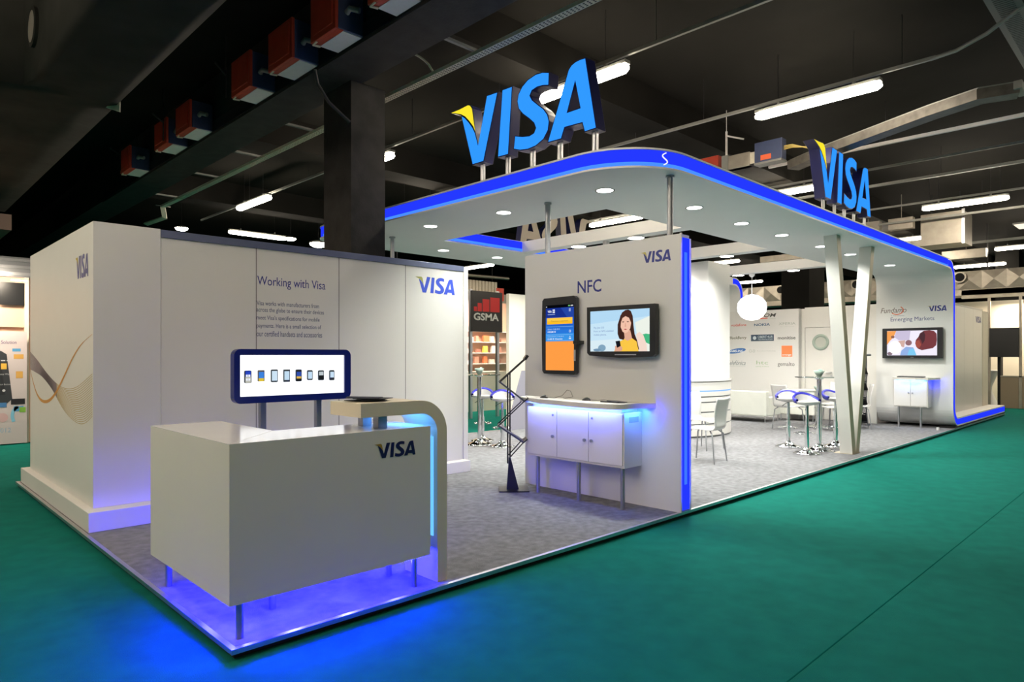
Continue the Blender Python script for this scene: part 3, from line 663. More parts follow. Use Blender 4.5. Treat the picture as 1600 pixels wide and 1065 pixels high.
b.face(P_([(770, 640), (865, 600), (865, 837), (800, 837)]), fr, .0009, G((232, 238, 228), 1.05))
b.face(P_([(815, 725), (840, 718), (865, 722), (865, 790), (835, 775)]), fr, .0010, G((70, 185, 130)))
b.face(P_([(668, 600), (682, 568), (705, 552), (725, 549), (742, 560), (755, 595), (760, 660), (768, 720), (785, 765), (800, 800), (797, 828), (770, 805), (745, 770), (700, 760), (664, 750), (652, 715), (652, 650)]), fr, .0011, G((62, 36, 30)))
b.face(P_([(775, 722), (800, 705), (826, 730), (846, 790), (850, 837), (800, 837)]), fr, .0013, G((240, 214, 200), 1.05))
b.face(P_([(695, 700), (738, 690), (750, 745), (775, 775), (690, 775), (700, 740)]), fr, .0012, G((226, 172, 148)))
b.face(P_([(628, 837), (645, 790), (672, 765), (700, 752), (720, 765), (752, 748), (780, 770), (795, 837)]), fr, .0014, G((246, 196, 70), 1.05))
b.face(P_([(676, 612), (694, 590), (722, 588), (740, 612), (744, 645), (738, 680), (722, 704), (703, 712), (686, 700), (673, 668)]), fr, .0016, G((238, 190, 166), 1.05))
b.face(P_([(664, 640), (670, 590), (690, 562), (716, 552), (740, 568), (750, 610), (753, 690), (744, 640), (730, 606), (706, 594), (686, 606), (676, 632), (668, 690)]), fr, .0018, G((74, 42, 34)))
for x in (690, 722): b.face(P_([(x-9, 634), (x, 630), (x+10, 634), (x, 637)]), fr, .0019, G((70, 40, 36)))
b.face(P_([(704, 640), (708, 640), (711, 668), (701, 668)]), fr, .0019, G((222, 166, 142)))
b.face(P_([(694, 684), (706, 681), (718, 685), (706, 690)]), fr, .0019, G((190, 90, 90)))
b.face(P_([(634, 800), (660, 790), (684, 808), (684, 830), (664, 837), (634, 837)]), fr, .0020, G((222, 166, 140)))
b.face(P_([(637, 766), (668, 762), (674, 800), (648, 812)]), fr, .0022, G((20, 22, 30)))
b.text("Pay Joe \u00a310\nfrom an NFC-enabled\nmobile phone.", fr, *[P_([(480, 728), (622, 660)])[q][0] for q in (0, 1)], P_([(0, 728)])[0][1], P_([(0, 660)])[0][1], .0016, G((110, 140, 190)))
b.build('lit_display', ms, t)
# wall cabinet
t = thing('wall_cabinet', 'white cabinet on thin legs with bowed top, lit blue, under the two screens', 'cabinet', (4.08, 1.1, PZ))
MB().box(3.955, 4.25, .44, 1.75, .46, 1.0).build('cabinet_body', M_white, t, bevel=.002)
MB().box(4.0, 4.25, .50, 1.70, 1.0, 1.041).build('recess', M_white, t)
tp = cr([(4.25, 2.06), (4.06, 1.97), (3.93, 1.72), (3.845, 1.2), (3.775, .80), (3.80, .50), (3.92, .40), (4.12, .36), (4.25, .275)], 6)
MB().prism(tp, FZ(0, 0, 0), 1.041, 1.09).build('worktop', M_white, t, bevel=.004)
dv = [1.738, 1.305, .875, .452]
for i in range(3):
    d = MB().box(3.942, 3.955, dv[i+1] + .004, dv[i] - .004, .485, .985).build('door', M_white, t, bevel=.002)
    ky = (dv[1] + .05, dv[2] + .045, dv[2] - .045)[i]
    MB().tube([(3.942, ky, .70), (3.932, ky, .70)], .012, 12).tube([(3.932, ky, .70), (3.918, ky, .70)], .016, 12).build('knob', M_legm, d)
    if i < 2: MB().tube([(3.942, (dv[1] + .055, dv[2] - .05)[i], .925), (3.934, (dv[1] + .055, dv[2] - .05)[i], .925)], .011, 12).build('lock', M_legm, d)
for y in (1.61, 1.03, .475): MB().tube([(3.975, y, PZ), (3.975, y, .46)], .022, 16).build('leg', M_legm, t)
MB().rect(FY(0, .4385, 0), 4.03, 4.19, .90, .955).build('ventilation_label', cm(165, 165, 190), t)
lamp('AREA', (3.885, 1.1, 1.036), 3.6, CYAN, t, .02, (0, math.radians(-35), 0), 1.25)
lamp('AREA', (3.87, 1.1, 1.03), 5, (.16, .10, 1.0), t, .02, (0, math.radians(-30), 0), 1.25)
lamp('AREA', (4.08, .375, 1.034), 1.6, CYAN, t, .25, (math.radians(25), 0, 0), .02)
lamp('POINT', (4.2, .30, 1.0), 1.6, BLUE, t, .01)
def mouse(y, lb, cable):
    p = thing('computer_mouse', lb, 'computer mouse', (4.06, y, 1.09), 0, 'mice on the cabinet')
    b = MB(); rows = []
    for i in range(9):
        f = i/8; r = math.sin(PI*max(.02, min(.98, f)))**.6
        rows.append([(4.06 + .031*r*math.cos(PI*j/8), y + .055 - .11*f, 1.091 + .036*r*math.sin(PI*j/8)*(.7 + .5*f)) for j in range(9)])
    b.grid(rows); b.face([(r[0][0], r[0][1]) for r in rows] + [(r[-1][0], r[-1][1]) for r in rows[::-1]], FZ(0, 0, 1.0912)); b.build('mouse_shell', M_blackp, p)
    MB().tube(cable, .0025, 6).build('mouse_cable', M_blackp, p)
mouse(1.60, 'black mouse with a looped cable, at the left of the wall cabinet top', [(4.06, 1.55, 1.10), (4.1, 1.48, 1.095), (4.16, 1.42, 1.12), (4.22, 1.40, 1.18), (4.23, 1.36, 1.17), (4.2, 1.30, 1.11), (4.14, 1.36, 1.094), (4.2, 1.44, 1.094)])
mouse(1.0, 'black mouse at the middle of the wall cabinet top, beside the dark leaflets', [(4.06, .95, 1.10), (4.12, .90, 1.095), (4.16, .84, 1.1), (4.14, .76, 1.096)])
for i, (y, a, lb) in enumerate(((.66, 10, 'dark leaflet on the wall cabinet top, lower of the two'), (.60, -25, 'dark folded leaflet lying on another at the right of the wall cabinet top'))):
    p = local(thing('leaflet', lb, 'leaflet', (4.05, y, 1.0905 + i*.006), math.radians(a), 'leaflets on the cabinet'))
    MB().hexa([(-.06, -.1, 0), (.06, -.1, .001), (.06, .1, 0), (-.06, .1, 0)], [(-.06, -.1, .006), (.06, -.1, .005), (.06, .1, .006), (-.06, .1, .012)]).build('pages', cm(34, 36, 52), p)
# ------------------------------------------------------------------ zigzag literature rack
def zigrack(x, y, rz, lb, sc=1.0, brochures=False):
    t = local(thing('literature_rack', lb, 'brochure rack', (x, y, PZ), rz, 'zigzag brochure racks'))
    MB().box(-.13, .20, -.16, .16, 0, .012).build('base_plate', M_blackm, t)
    MB().hexa([(-.045, -.05, .012), (.09, -.05, .012), (.09, .05, .012), (-.045, .05, .012)], [(-.02, -.04, .36), (.0, -.04, .36), (.0, .04, .36), (-.02, .04, .36)]).build('foot', M_blackm, t)
    for s in (-1, 1): MB().tube([(-.02 + .014*s, .04*s, .30), (-.02 + .014*s, .04*s, 1.30)], .01, sq=(.016, .016)).build('upright', M_blackm, t)
    zz = [(.16, 1.46, -.13, 1.20), (-.13, 1.20, .14, .99), (.14, .99, -.145, .72), (-.145, .72, .13, .535), (.13, .535, -.02, .37)]
    for i, (xa, za, xb, zb) in enumerate(zz):
        if i % 2 == 0:
            for s in (-1, 1): MB().tube([(xa, .12*s, za), (xb, .12*s, zb)], .008, sq=(.014, .012)).build('side_rail', M_blackm, t)
        else:
            MB().hexa([(xa, -.13, za), (xb, -.13, zb), (xb, .13, zb), (xa, .13, za)], [(xa + .012, -.13, za + .012), (xb + .012, -.13, zb + .012), (xb + .012, .13, zb + .012), (xa + .012, .13, za + .012)]).build('shelf', mat('slate_shelf', (.10, .11, .15), .4, .5), t)
            MB().tube([(xb, 0, zb), (xb + .05, 0, zb + .04)], .01, sq=(.26, .012)).build('shelf_lip', M_blackm, t)
    MB().tube([(.155, 0, 1.455), (.185, 0, 1.50)], .01, sq=(.26, .03)).build('top_lip', M_blackm, t)
    return t
zigrack(3.87, 1.93, math.radians(-42), 'empty black zigzag brochure rack standing left of the wall cabinet')
# ------------------------------------------------------------------ canopy ribbon
CB, CT = 3.31, 3.50
t = thing('canopy', 'big white canopy with a glowing blue edge that folds down into the far end wall', 'canopy', (9, 3, CB))
R = .75
XE = 14.76
def slab(mb, z0, z1, off=0.0, mi=0):
    a0 = 3.6 + off; f0 = off; k = 6.0 - off
    mb.prism([(a0, 1.5), (a0, R)] + arc(3.6 + R, R, R - off, 180, 270, 14) + [(14.2, f0), (14.2, 1.5)], FZ(0, 0, 0), z0, z1, mi)
    mb.box(a0, 5.05, 1.5, 4.6, z0, z1, mi)
    mb.prism([(a0, 4.6), (14.2, 4.6), (14.2, k)] + arc(3.6 + .35, 6.0 - .35, .35 - off, 90, 180, 8), FZ(0, 0, 0), z0, z1, mi)
b = MB(); slab(b, CB, CB + .018); slab(b, CT - .018, CT); slab(b, CB + .018, CT - .018, .03); b.build('roof_deck', M_paint, t)
for xa, xb in ((6.75, 6.98), (9.40, 9.63), (12.2, 12.42)):
    MB().box(xa, xb, 1.5, 4.6, CB + .004, CT - .004).build('cross_beam', M_paint, t)
# blue fascia: front edge, rounded corner, left edge
path = [(14.2, .014)] + [(p[0], p[1]) for p in arc(3.6 + R, R, R - .014, 270, 180, 14)] + [(3.614, 5.65)] + arc(3.95, 5.65, .336, 180, 90, 6)
b = MB()
for (x0, y0), (x1, y1) in zip(path, path[1:]): b.add([(x0, y0, CB + .018), (x1, y1, CB + .018), (x1, y1, CT - .018), (x0, y0, CT - .018)], [(0, 1, 2, 3)])
b.build('blue_fascia', M_blue, t)
b = MB()
pth2 = [(14.2, .008)] + [(p[0], p[1]) for p in arc(3.6 + R, R, R - .008, 270, 180, 14)] + [(3.608, 5.65)]
for (x0, y0), (x1, y1) in zip(pth2, pth2[1:]): b.add([(x0, y0, CB + .018), (x1, y1, CB + .018), (x1, y1, CB + .055), (x0, y0, CB + .055)], [(0, 1, 2, 3)])
b.build('led_glow_strip', M_blueb, t)  # lighter lower part of the fascia's glow, painted as a brighter band
q = arc(3.6 + R, R, R - .002, 270, 180, 40)[13:17]
b = MB()
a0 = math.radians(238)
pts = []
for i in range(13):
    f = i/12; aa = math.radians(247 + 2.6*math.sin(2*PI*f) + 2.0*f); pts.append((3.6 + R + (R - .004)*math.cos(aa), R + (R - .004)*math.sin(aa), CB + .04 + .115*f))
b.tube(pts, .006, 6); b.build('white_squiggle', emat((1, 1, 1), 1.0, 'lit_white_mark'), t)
# lit far edges of the openings
for xa, xb in ((5.05, 6.75), (6.98, 9.40), (9.63, 12.2)):
    MB().box(xa + .01, xb - .01, 4.585, 4.598, CB + .02, CT - .01).build('blue_opening_light', M_blue, t)
    MB().box(xa + .01, xb - .01, 4.58, 4.5849, CB + .02, CB + .06).build('led_glow_strip', M_blueb, t)  # same painted glow gradient on the opening edges
# ribbon folding down at the far end (front part and back part)
def ribbon(y0, y1, foot):
    ro, ri = .42, .26
    xi, xo = 14.6, 14.76
    outer = [(14.2, CT)] + arc(xo - ro, CT - ro, ro, 90, 0, 10)
    inner = arc(xi - ri, CB - ri, ri, 0, 90, 10) + [(14.2, CB)]
    if foot:
        outer += arc(xo + .25, .27 + .25, .25, 180, 270, 8)[0:] + [(19.88, .27)]
        inner = [(19.88, .095)] + arc(xi + .40, .095 + .40, .40, 270, 180, 10) + inner
    else:
        outer += [(xo, PZ)]; inner = [(xi, PZ)] + inner
    return outer, inner
fr = (V3((0, 0, 0)), V3((1, 0, 0)), V3((0, 0, 1)))
for y0, y1, ft, nm in ((0, 1.45, True, 'end_wall_ribbon'), (4.6, 6.0, False, 'end_wall_ribbon')):
    o1, i1 = ribbon(y0, y1, ft)
    MB().prism(o1 + i1, fr, -y1, -(y0 + .012), sm=False).build(nm, M_paint, t)
    # blue edge: the same profile a little slimmer, proud of the wall
    b = MB(); oo, ii = o1, i1[::-1]
    import itertools
    def resample(pl, n):
        L = [0]
        for p, q_ in zip(pl, pl[1:]): L.append(L[-1] + math.dist(p, q_))
        out = []
        for i in range(n + 1):
            d = L[-1]*i/n; j = max(k for k in range(len(L)) if L[k] <= d + 1e-9); j = min(j, len(pl) - 2)
            f = (d - L[j])/max(1e-9, L[j+1] - L[j]); out.append((pl[j][0] + (pl[j+1][0]-pl[j][0])*f, pl[j][1] + (pl[j+1][1]-pl[j][1])*f))
        return out
    n = 160; A, B = resample(oo, n), resample(ii, n)
    g = .16
    vs = []
    for p, q_ in zip(A, B):
        for f in (g, 1 - g): vs.append((p[0]*(1-f) + q_[0]*f, y0 + .010, p[1]*(1-f) + q_[1]*f))
    b.add(vs, [(2*i, 2*i+1, 2*i+3, 2*i+2) for i in range(n)])
    b.build('blue_edge', M_blue, t)
b = MB().box(14.76, 19.88, .012, .30, PZ, .095).build('shadow_gap_block', M_dark, t)  # dark block painted in for the shadow gap below the ribbon foot
# downlights
DL = [(4.31, .95), (5.73, .72), (7.03, .78), (8.27, .78), (9.72, .77), (10.95, .75), (13.0, .72), (4.31, 2.5), (4.2, 3.82), (5.64, 5.34), (6.83, 5.3), (8.1, 5.3), (10.2, 5.3), (12.2, 5.3)]
for x, y in DL:
    d = MB().lathe([(.105, -.006), (.105, 0), (.088, 0), (.088, -.004)], (x, y, CB), 28, 0, False).build('downlight', M_whitebox, t)
    MB().disc(FZ(x, y, CB - .004), 0, 0, .088, None, 0, 0, 28).build('lens', M_spot, d)
    lamp('SPOT', (x, y, CB - .02), DOWN, (.97, 1.0, .94), t, .08, (0, 0, 0), angle=2.5, blend=.8)
for x, y in ((6.87, 2.35), (6.87, 3.45), (9.52, 2.3), (12.31, 2.3), (9.52, 3.6), (12.31, 3.5)):
    d = MB().lathe([(.12, -.02), (.12, .006)], (x, y, CB), 28, 0, False).build('beam_light', M_whitebox, t)
    MB().disc(FZ(x, y, CB - .021), 0, 0, .11, None, 0, 0, 28).build('lens', emat((1, .98, .93), 40, 'beam_light_lens'), d)
    lamp('SPOT', (x, y, CB - .03), DOWN*1.4, (1.0, .96, .88), t, .1, (0, 0, 0), angle=2.6, blend=.9)
MB().lathe([(.0, -.14), (.03, -.13), (.045, -.08), (.055, 0)], (6.87, 2.9, CB + .004), 18).build('sensor_cup', M_whitebox, t)
# lettering on the far end wall
fr = FX(14.6, 0, 0)
b = MB()
b.text('Fundamo', fr, -1.36, -.86, 2.475, 2.585, bold=.0, shear=.25); 
b.build('partner_lettering', cm(110, 98, 92), t)
b = MB(); strip(b, fr, cr([(-1.14, 2.47), (-1.05, 2.435), (-.95, 2.47), (-.92, 2.54), (-.97, 2.60)], 8), .018, .002); b.build('orange_arc', cm(226, 110, 70), t)
MB().text('A Visa company', fr, -1.16, -.90, 2.395, 2.425).build('small_lettering', cm(120, 130, 150), t)
MB().text('Emerging Markets', fr, -1.165, -.345, 2.265, 2.375).build('heading_lettering', cm(60, 72, 125), t)
b = MB(); logo(b, fr, -.47, -.125, 2.475, 2.595); b.build('logo', [cm(38, 48, 130), cm(165, 160, 110)], t)
# ------------------------------------------------------------------ leaning pair of boards
t = thing('support_boards', 'V shaped pair of leaning white boards holding up the long canopy edge', 'column', (9.57, .31, PZ))
for xb, xt in ((9.49, 8.84), (9.63, 10.34)):
    MB().hexa([(xb - .07, .20, PZ), (xb + .07, .20, PZ), (xb + .07, .38, PZ), (xb - .07, .38, PZ)], [(xt - .07, .20, CB), (xt + .07, .20, CB), (xt + .07, .38, CB), (xt - .07, .38, CB)]).build('leaning_board', M_white, t)
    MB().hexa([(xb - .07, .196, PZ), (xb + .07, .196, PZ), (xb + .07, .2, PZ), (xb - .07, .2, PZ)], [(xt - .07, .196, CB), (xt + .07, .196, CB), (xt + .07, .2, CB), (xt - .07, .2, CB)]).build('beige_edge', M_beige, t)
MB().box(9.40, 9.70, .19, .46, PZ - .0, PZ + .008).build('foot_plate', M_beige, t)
# ------------------------------------------------------------------ illuminated signs
def bigsign(lb, fr, z0, lit=True):
    o, u, v = fr
    t = thing('illuminated_sign', lb, 'sign', tuple(o + u*1.1 + V3((0, 0, CT - o.z))), 0, 'illuminated letter signs on the canopy')
    f2 = (o + V3((0, 0, z0 - o.z)), u, v)
    nrm = u.cross(v)
    for key, nm in (('VO', 'letter_v'), ('I', 'letter_i'), ('S', 'letter_s'), ('A', 'letter_a')):
        L_ = MB().prism(GL[key], f2, -.14, 0, 0).face(GL[key], f2, -.141, 1).build(nm, [M_letter, M_letback], t)
        if key == 'VO':
            MB().face(inset(GL['V'], .010), f2, .003).build('lit_face', M_face, L_)
            MB().face(inset(GL['flag'], .008), f2, .0035).build('lit_face', M_yel, L_)
        else:
            pl = inset(GL[key], .010) if key != 'A' else keyhole(inset(GL['AO'], .010), inset(GL['AH'], -.010))
            MB().face(pl, f2, .003).build('lit_face', M_face, L_)
    for uu, vv in ((.50, .03), (.92, .03), (1.30, .02), (1.69, .02), (2.15, .02)):
        p = o + u*uu - nrm*.07
        for dx in (-.022, .022):
            q_ = p + u*dx
            MB().tube([(q_.x, q_.y, CT), (q_.x, q_.y, z0 + vv)], .014, 10).build('post', M_alu, t)
    return t
bigsign('large lit blue sign with yellow flick on the near end of the canopy', FX(3.76, 2.849, CT), 3.742)
bigsign('smaller looking lit blue sign at right, along the long front edge of the canopy', FY(7.66, .09, CT), 3.68)
bigsign('sign seen from behind, its cream letters reversed, through the canopy opening', FYB(10.1, 5.9, CT), 3.74)
# ------------------------------------------------------------------ inside the stand
t = thing('storage_pod', 'tall bright white box room behind the curved desk', 'room', (10.3, 3.7, PZ))
MB().box(9.9, 10.72, 2.87, 4.55, PZ, 3.31).build('pod_walls', M_paint, t)
MB().box(10.72, 10.73, 3.2, 3.9, PZ, 2.1).build('door', M_white, t)
t = thing('curved_desk', 'curved white information desk with horizontal grooves and one blue lit slot', 'counter', (10.2, 3.0, PZ))
dc = (10.2, 4.2); dr = 1.45
def darc(r, a0=204, a1=293, n=30): return arc(dc[0], dc[1], r, a0, a1, n)
def shell(mb, ro, ri, z0, z1): mb.prism(darc(ro) + darc(ri)[::-1], FZ(0, 0, 0), z0, z1)
zs = [PZ + .03, .30, .52, .70, .80, .905, 1.085]
for i in range(6):
    b = MB(); shell(b, dr, dr - .06, zs[i] + (.0 if i == 0 else .012), zs[i+1] - .012); b.build('desk_band', M_white, t)
b = MB(); shell(b, dr - .02, dr - .055, PZ, 1.085); b.build('groove_back', cm(120, 125, 128), t)
b = MB(); shell(b, dr - .012, dr - .021, .88, .93); b.build('blue_slot', emat((.2, .45, 1), 1.2, 'pale_blue_slot'), t)
b = MB(); shell(b, dr + .02, dr - .5, 1.085, 1.12); b.build('desk_top', M_gloss, t)
tag(MB().tube([(9.9, 2.98, 1.125), (9.95, 2.95, 1.16), (10.0, 2.97, 1.17), (10.02, 3.0, 1.13)], .004, 6).build('loose_cable', M_railg), 'thin loose cable lying on top of the curved desk', 'cable')
# chairs
def chair(x, y, rz, lb, base=[None]):
    if base[0] is not None: return dup(base[0], (x, y, PZ), math.radians(rz), lb)
    t = local(thing('shell_chair', lb, 'chair', (x, y, PZ), math.radians(rz), 'white chairs inside the stand'))
    def sheet(name, prof, wds):
        b = MB(); rows = []
        for (px, pz), wd in zip(prof, wds): rows.append([(px, wd*(j/6 - .5), pz + .012*abs(j/3 - 1)**2) for j in range(7)])
        b.grid(rows); o = b.build(name, M_gloss, t)
        m = o.modifiers.new('solid', 'SOLIDIFY'); m.thickness = .012
        return o
    sheet('seat', cr([(-.235, .435), (-.21, .455), (0, .455), (.15, .445), (.205, .455)], 4), [.40, .41, .42, .425, .43, .43, .43, .43, .43, .43, .43, .43, .42, .41, .40, .38, .37])
    sheet('backrest', cr([(.205, .455), (.235, .50), (.235, .60), (.25, .75), (.285, .90)], 4), [.37, .36, .355, .35, .35, .355, .36, .37, .38, .39, .40, .405, .41, .41, .41, .41, .40])
    for sx, sy in ((-1, -1), (-1, 1), (1, -1), (1, 1)):
        MB().tube([(sx*.14, sy*.13, .445), (sx*.19, sy*.175, .40), (sx*.235, sy*.205, 0)], [.011, .012, .009], 8).build('leg', M_legm, t)
    base[0] = t
    return t
chair(7.25, 1.44, -86, 'white shell chair nearest the glowing blue wall edge, seen from its side')
chair(8.42, 2.12, 78, 'white shell chair behind the nearest one, its backrest seen face on')
chair(12.22, 2.37, 160, 'white chair at the low glass table, left of the bar stools')
chair(12.60, 1.66, -110, 'white chair at the low glass table, seen from behind through the bar stools')
chair(13.32, 1.42, -65, 'white chair with grey shaded back beside the V shaped boards')
chair(13.75, 2.0, 0, 'white chair on the far side of the low glass table')
# bar stools
def stool(x, y, rz, lb, base=[None]):
    if base[0] is not None: return dup(base[0], (x, y, PZ), math.radians(rz), lb)
    t = local(thing('bar_stool', lb, 'bar stool', (x, y, PZ), math.radians(rz), 'blue and chrome bar stools'))
    MB().lathe([(.20, 0), (.205, .008), (.17, .018), (.10, .04), (.055, .07), (.038, .09)], (0, 0, 0), 32).build('base', M_chrome, t)
    MB().tube([(0, 0, .08), (0, 0, .42)], .033, 18).tube([(0, 0, .42), (0, 0, .74)], .024, 18).build('pole', M_chrome, t)
    b = MB(); b.tube([(.03 + .15*(1 - math.cos(a)) - .03 if False else .14*math.cos(a) + .08, .15*math.sin(a), .30) for a in [math.radians(q) for q in range(-150, 151, 15)]], .010, 8); b.build('footrest', M_chrome, t)
    MB().lathe([(.0, .735), (.06, .735), (.15, .755), (.185, .785), (.19, .80), (.17, .795), (0, .78)], (0, 0, 0), 32).build('seat', M_gloss, t)
    b = MB(); pts = []; 
    rows = []
    for q in range(-105, 106, 10):
        a = math.radians(q); hgt = .03 + .115*math.cos(a*.85)**2; r = .185 + .012*math.cos(a)
        c, s_ = math.cos(a), math.sin(a)
        z0 = .785 + .8*(hgt - .03)
        rows.append([((r - .018)*c, (r - .018)*s_, z0), ((r + .012)*c, (r + .012)*s_, z0 - .016), ((r + .022)*c, (r + .022)*s_, z0 + .035), ((r + .004)*c, (r + .004)*s_, z0 + .055), ((r - .018)*c, (r - .018)*s_, z0 + .04), ((r - .018)*c, (r - .018)*s_, z0)])
    b.grid(rows); b.build('back_band', M_seatb, t)
    MB().grid([[(q[0][0]*.99, q[0][1]*.99, .785), (q[0][0], q[0][1], q[0][2] + .02)] for q in rows]).build('back_shell', M_gloss, t)
    MB().tube([(-.03, .0, .735), (-.10, .06, .715), (-.19, .12, .68)], .006, 6).build('lever', M_blackp, t)
    base[0] = t
    return t
stool(9.62, 1.26, 32, 'blue backed bar stool at left of the tall glass table, farthest from the platform edge')
stool(9.04, .725, 48, 'blue backed bar stool nearest the camera at the tall glass table')
stool(10.19, .72, 62, 'blue backed bar stool between the tall glass table and the V shaped boards')
stool(6.26, 4.57, 50, 'right blue backed bar stool in the gap left of the screen wall')
stool(6.53, 5.36, 45, 'left blue backed bar stool in the gap, behind the tall table pole')
# tall tables
def table(x, y, h, r, lb, bowl):
    t = thing('glass_table', lb, 'table', (x, y, PZ), 0, 'round glass tables')
    MB().lathe([(.24, 0), (.245, .008), (.20, .018), (.11, .045), (.06, .075), (.04, .10)], (x, y, PZ), 32).build('base', M_chrome, t)
    MB().tube([(x, y, PZ + .08), (x, y, PZ + h)], .035, 18).build('pole', M_chrome, t)
    MB().lathe([(.05, h - .03), (.09, h), (0, h)], (x, y, PZ), 24).build('top_mount', M_chrome, t)
    MB().lathe([(0, h), (r, h), (r, h + .010), (0, h + .010)], (x, y, PZ), 40).build('glass_top', M_glass, t)
    p = thing('glass_bowl', bowl, 'bowl', (x, y, PZ + h + .010), 0, 'bowls on the glass tables')
    MB().lathe([(.03, 0), (.035, .01), (.06, .05), (.085, .10), (.078, .10), (.055, .055), (.0, .02)], (x, y, PZ + h + .011), 24).build('bowl_shell', mat('green_glass', (.62, .80, .70), .2, trans=.2), p)
    b = MB()
    for i in range(9):
        a = i*2.4; rr = .05*math.sqrt(i/9); b.lathe([(0, -.022), (.018, -.012), (.022, 0), (.018, .012), (0, .022)], (x + rr*math.cos(a), y + rr*math.sin(a), PZ + h + .085 + .012*(i % 3)), 8)
    o = b.build('sweets', mat('wrapped_sweets', (.18, .32, .28), .3), p); o['kind'] = 'stuff'
table(9.55, .74, 1.15, .36, 'tall round glass table with chrome pole among the three bar stools', 'pale green bowl of sweets on the tall glass table by the V shaped boards')
table(6.16, 5.03, 1.17, .36, 'tall round glass table in the gap left of the screen wall', 'small bowl on the glass table in the gap left of the screen wall')
table(13.0, 2.08, .74, .38, 'low round glass table behind the tall one, ringed by white chairs', 'bowl on the low glass table behind the bar stools')
# sofas
def sofa(x0, x1, y0, y1, lb, back):
    t = thing('low_sofa', lb, 'sofa', ((x0+x1)/2, (y0+y1)/2, PZ), 0, 'white sofas')
    MB().box(x0 + .02, x1 - .02, y0 + .02, y1 - .02, .20, .46).build('seat_base', M_leather, t, bevel=.015)
    if back == 'x':
        MB().box(x0, x0 + .16, y0, y1, .20, .755).build('backrest', M_leather, t, bevel=.02)
        for ya, yb in ((y0, y0 + .16), (y1 - .16, y1)): MB().box(x0 + .16, x1, ya, yb, .20, .62).build('armrest', M_leather, t, bevel=.02)
    else:
        MB().box(x0, x1, y1 - .16, y1, .20, .78).build('backrest', M_leather, t, bevel=.02)
        for xa, xb in ((x0, x0 + .14), (x1 - .14, x1)): MB().box(xa, xb, y0, y1 - .16, .20, .78).build('armrest', M_leather, t, bevel=.02)
    MB().box(x0 + .17, x1 - .15, y0 + .17, y1 - .17, .46, .52).build('cushion', M_leather, t, bevel=.02)
    for x in (x0 + .05, x1 - .05):
        for y in (y0 + .05, y1 - .05): MB().tube([(x, y, PZ), (x, y, .21)], .014, 10).build('leg', M_alu, t)
sofa(13.1, 13.85, 3.24, 4.5, 'white leather sofa with its back to the camera, below the printed partner names', 'x')
sofa(14.02, 14.45, 2.55, 3.38, 'white leather armchair in the corner between partner names and round window door', 'y')
# pendant lamp
t = thing('pendant_lamp', 'glowing white globe lamp hanging in front of the printed partner names', 'lamp', (12.31, 3.19, 2.3))
MB().lathe([(.02, -.275), (.12, -.262), (.22, -.20), (.285, -.10), (.30, 0), (.285, .10), (.22, .19), (.12, .255), (.03, .275)], (12.31, 3.19, 2.585), 32).build('lamp_shade', emat((1, .98, 1), 3.0, 'pendant_glow'), t)
MB().tube([(12.31, 3.19, 2.85), (12.31, 3.19, 3.25)], .008, 8).build('cord', M_paper, t)
MB().lathe([(.06, 0), (.055, -.05), (.02, -.08), (0, -.08)], (12.31, 3.19, 3.31), 16).build('ceiling_cap', M_paper, t)
# back walls
t = thing('partner_wall', 'white back wall printed with rows of partner company names', 'wall panel', (14.54, 4.5, PZ))
MB().box(14.5, 14.592, 3.1, 5.98, PZ, 2.662).box(14.592, 14.66, 3.1, 3.16, PZ, 2.662).build('wall_body', M_panel, t)
fr = FX(14.5, 0, 0)
def lett(name, items, mats):
    b = MB()
    for it in items: it(b)
    b.build(name, mats, t)
LT = {'TEL':(-4.47,-3.636,2.492,2.582),'bar':(-4.456,-3.850,2.455,2.475),'sml':(-3.814,-3.647,2.447,2.466),'vod':(-4.803,-4.397,2.293,2.359),'NOK':(-4.192,-3.790,2.281,2.343),'XP':(-3.577,-3.173,2.290,2.349),'xps':(-3.542,-3.207,2.242,2.255),'BB':(-4.856,-4.385,1.950,2.038),'OB':(-4.274,-3.695,1.911,2.070),'mon':(-3.600,-3.173,1.943,2.015),'SAM':(-4.921,-4.425,1.593,1.753),'CID':(-4.324,-4.168,1.632,1.703),'cids':(-4.113,-3.647,1.656,1.679),'or':(-3.506,-3.248,1.531,1.793),'Tel':(-4.900,-4.418,1.316,1.434),'htc':(-4.135,-3.838,1.340,1.432),'hts':(-4.155,-3.819,1.269,1.305),'gem':(-3.600,-3.195,1.280,1.401)}
T_ = lambda s_, k, **kw: (lambda b: b.text(s_, fr, *LT[k], **kw))
lett('printed_name', [T_('TELECOM', 'TEL', bold=.02, shear=.25), T_('monitise', 'mon', bold=.015), T_('gemalto', 'gem')], cm(72, 74, 70))
lett('printed_bar', [lambda b: b.rect(fr, *LT['bar'], .0012)], cm(228, 84, 50))
lett('printed_name', [T_('ITALIA', 'sml'), T_('XPERIA', 'XP'), T_('Sony Ericsson', 'xps'), T_('CI-D', 'CID'), T_('Financial & Technology', 'cids')], cm(170, 176, 168))
lett('printed_name', [T_('vodafone', 'vod', bold=.01), lambda b: b.disc(fr, -4.90, 2.325, .06, None, .0012)], cm(216, 84, 72))
lett('printed_name', [T_('NOKIA', 'NOK', bold=.02)], cm(50, 92, 130))
lett('printed_name', [T_('BlackBerry', 'BB', shear=.2, bold=.012)], cm(92, 92, 62))
lett('printed_block', [lambda b: b.rect(fr, *LT['OB'], .0012)], cm(58, 78, 96))
lett('printed_name', [lambda b: b.text('OBERTHUR', fr, -4.10, -3.72, 1.985, 2.045, .002, bold=.01), lambda b: b.text('TECHNOLOGIES', fr, -4.10, -3.72, 1.935, 1.970, .002), lambda b: b.disc(fr, -4.18, 1.99, .045, None, .002)], cm(196, 206, 214))
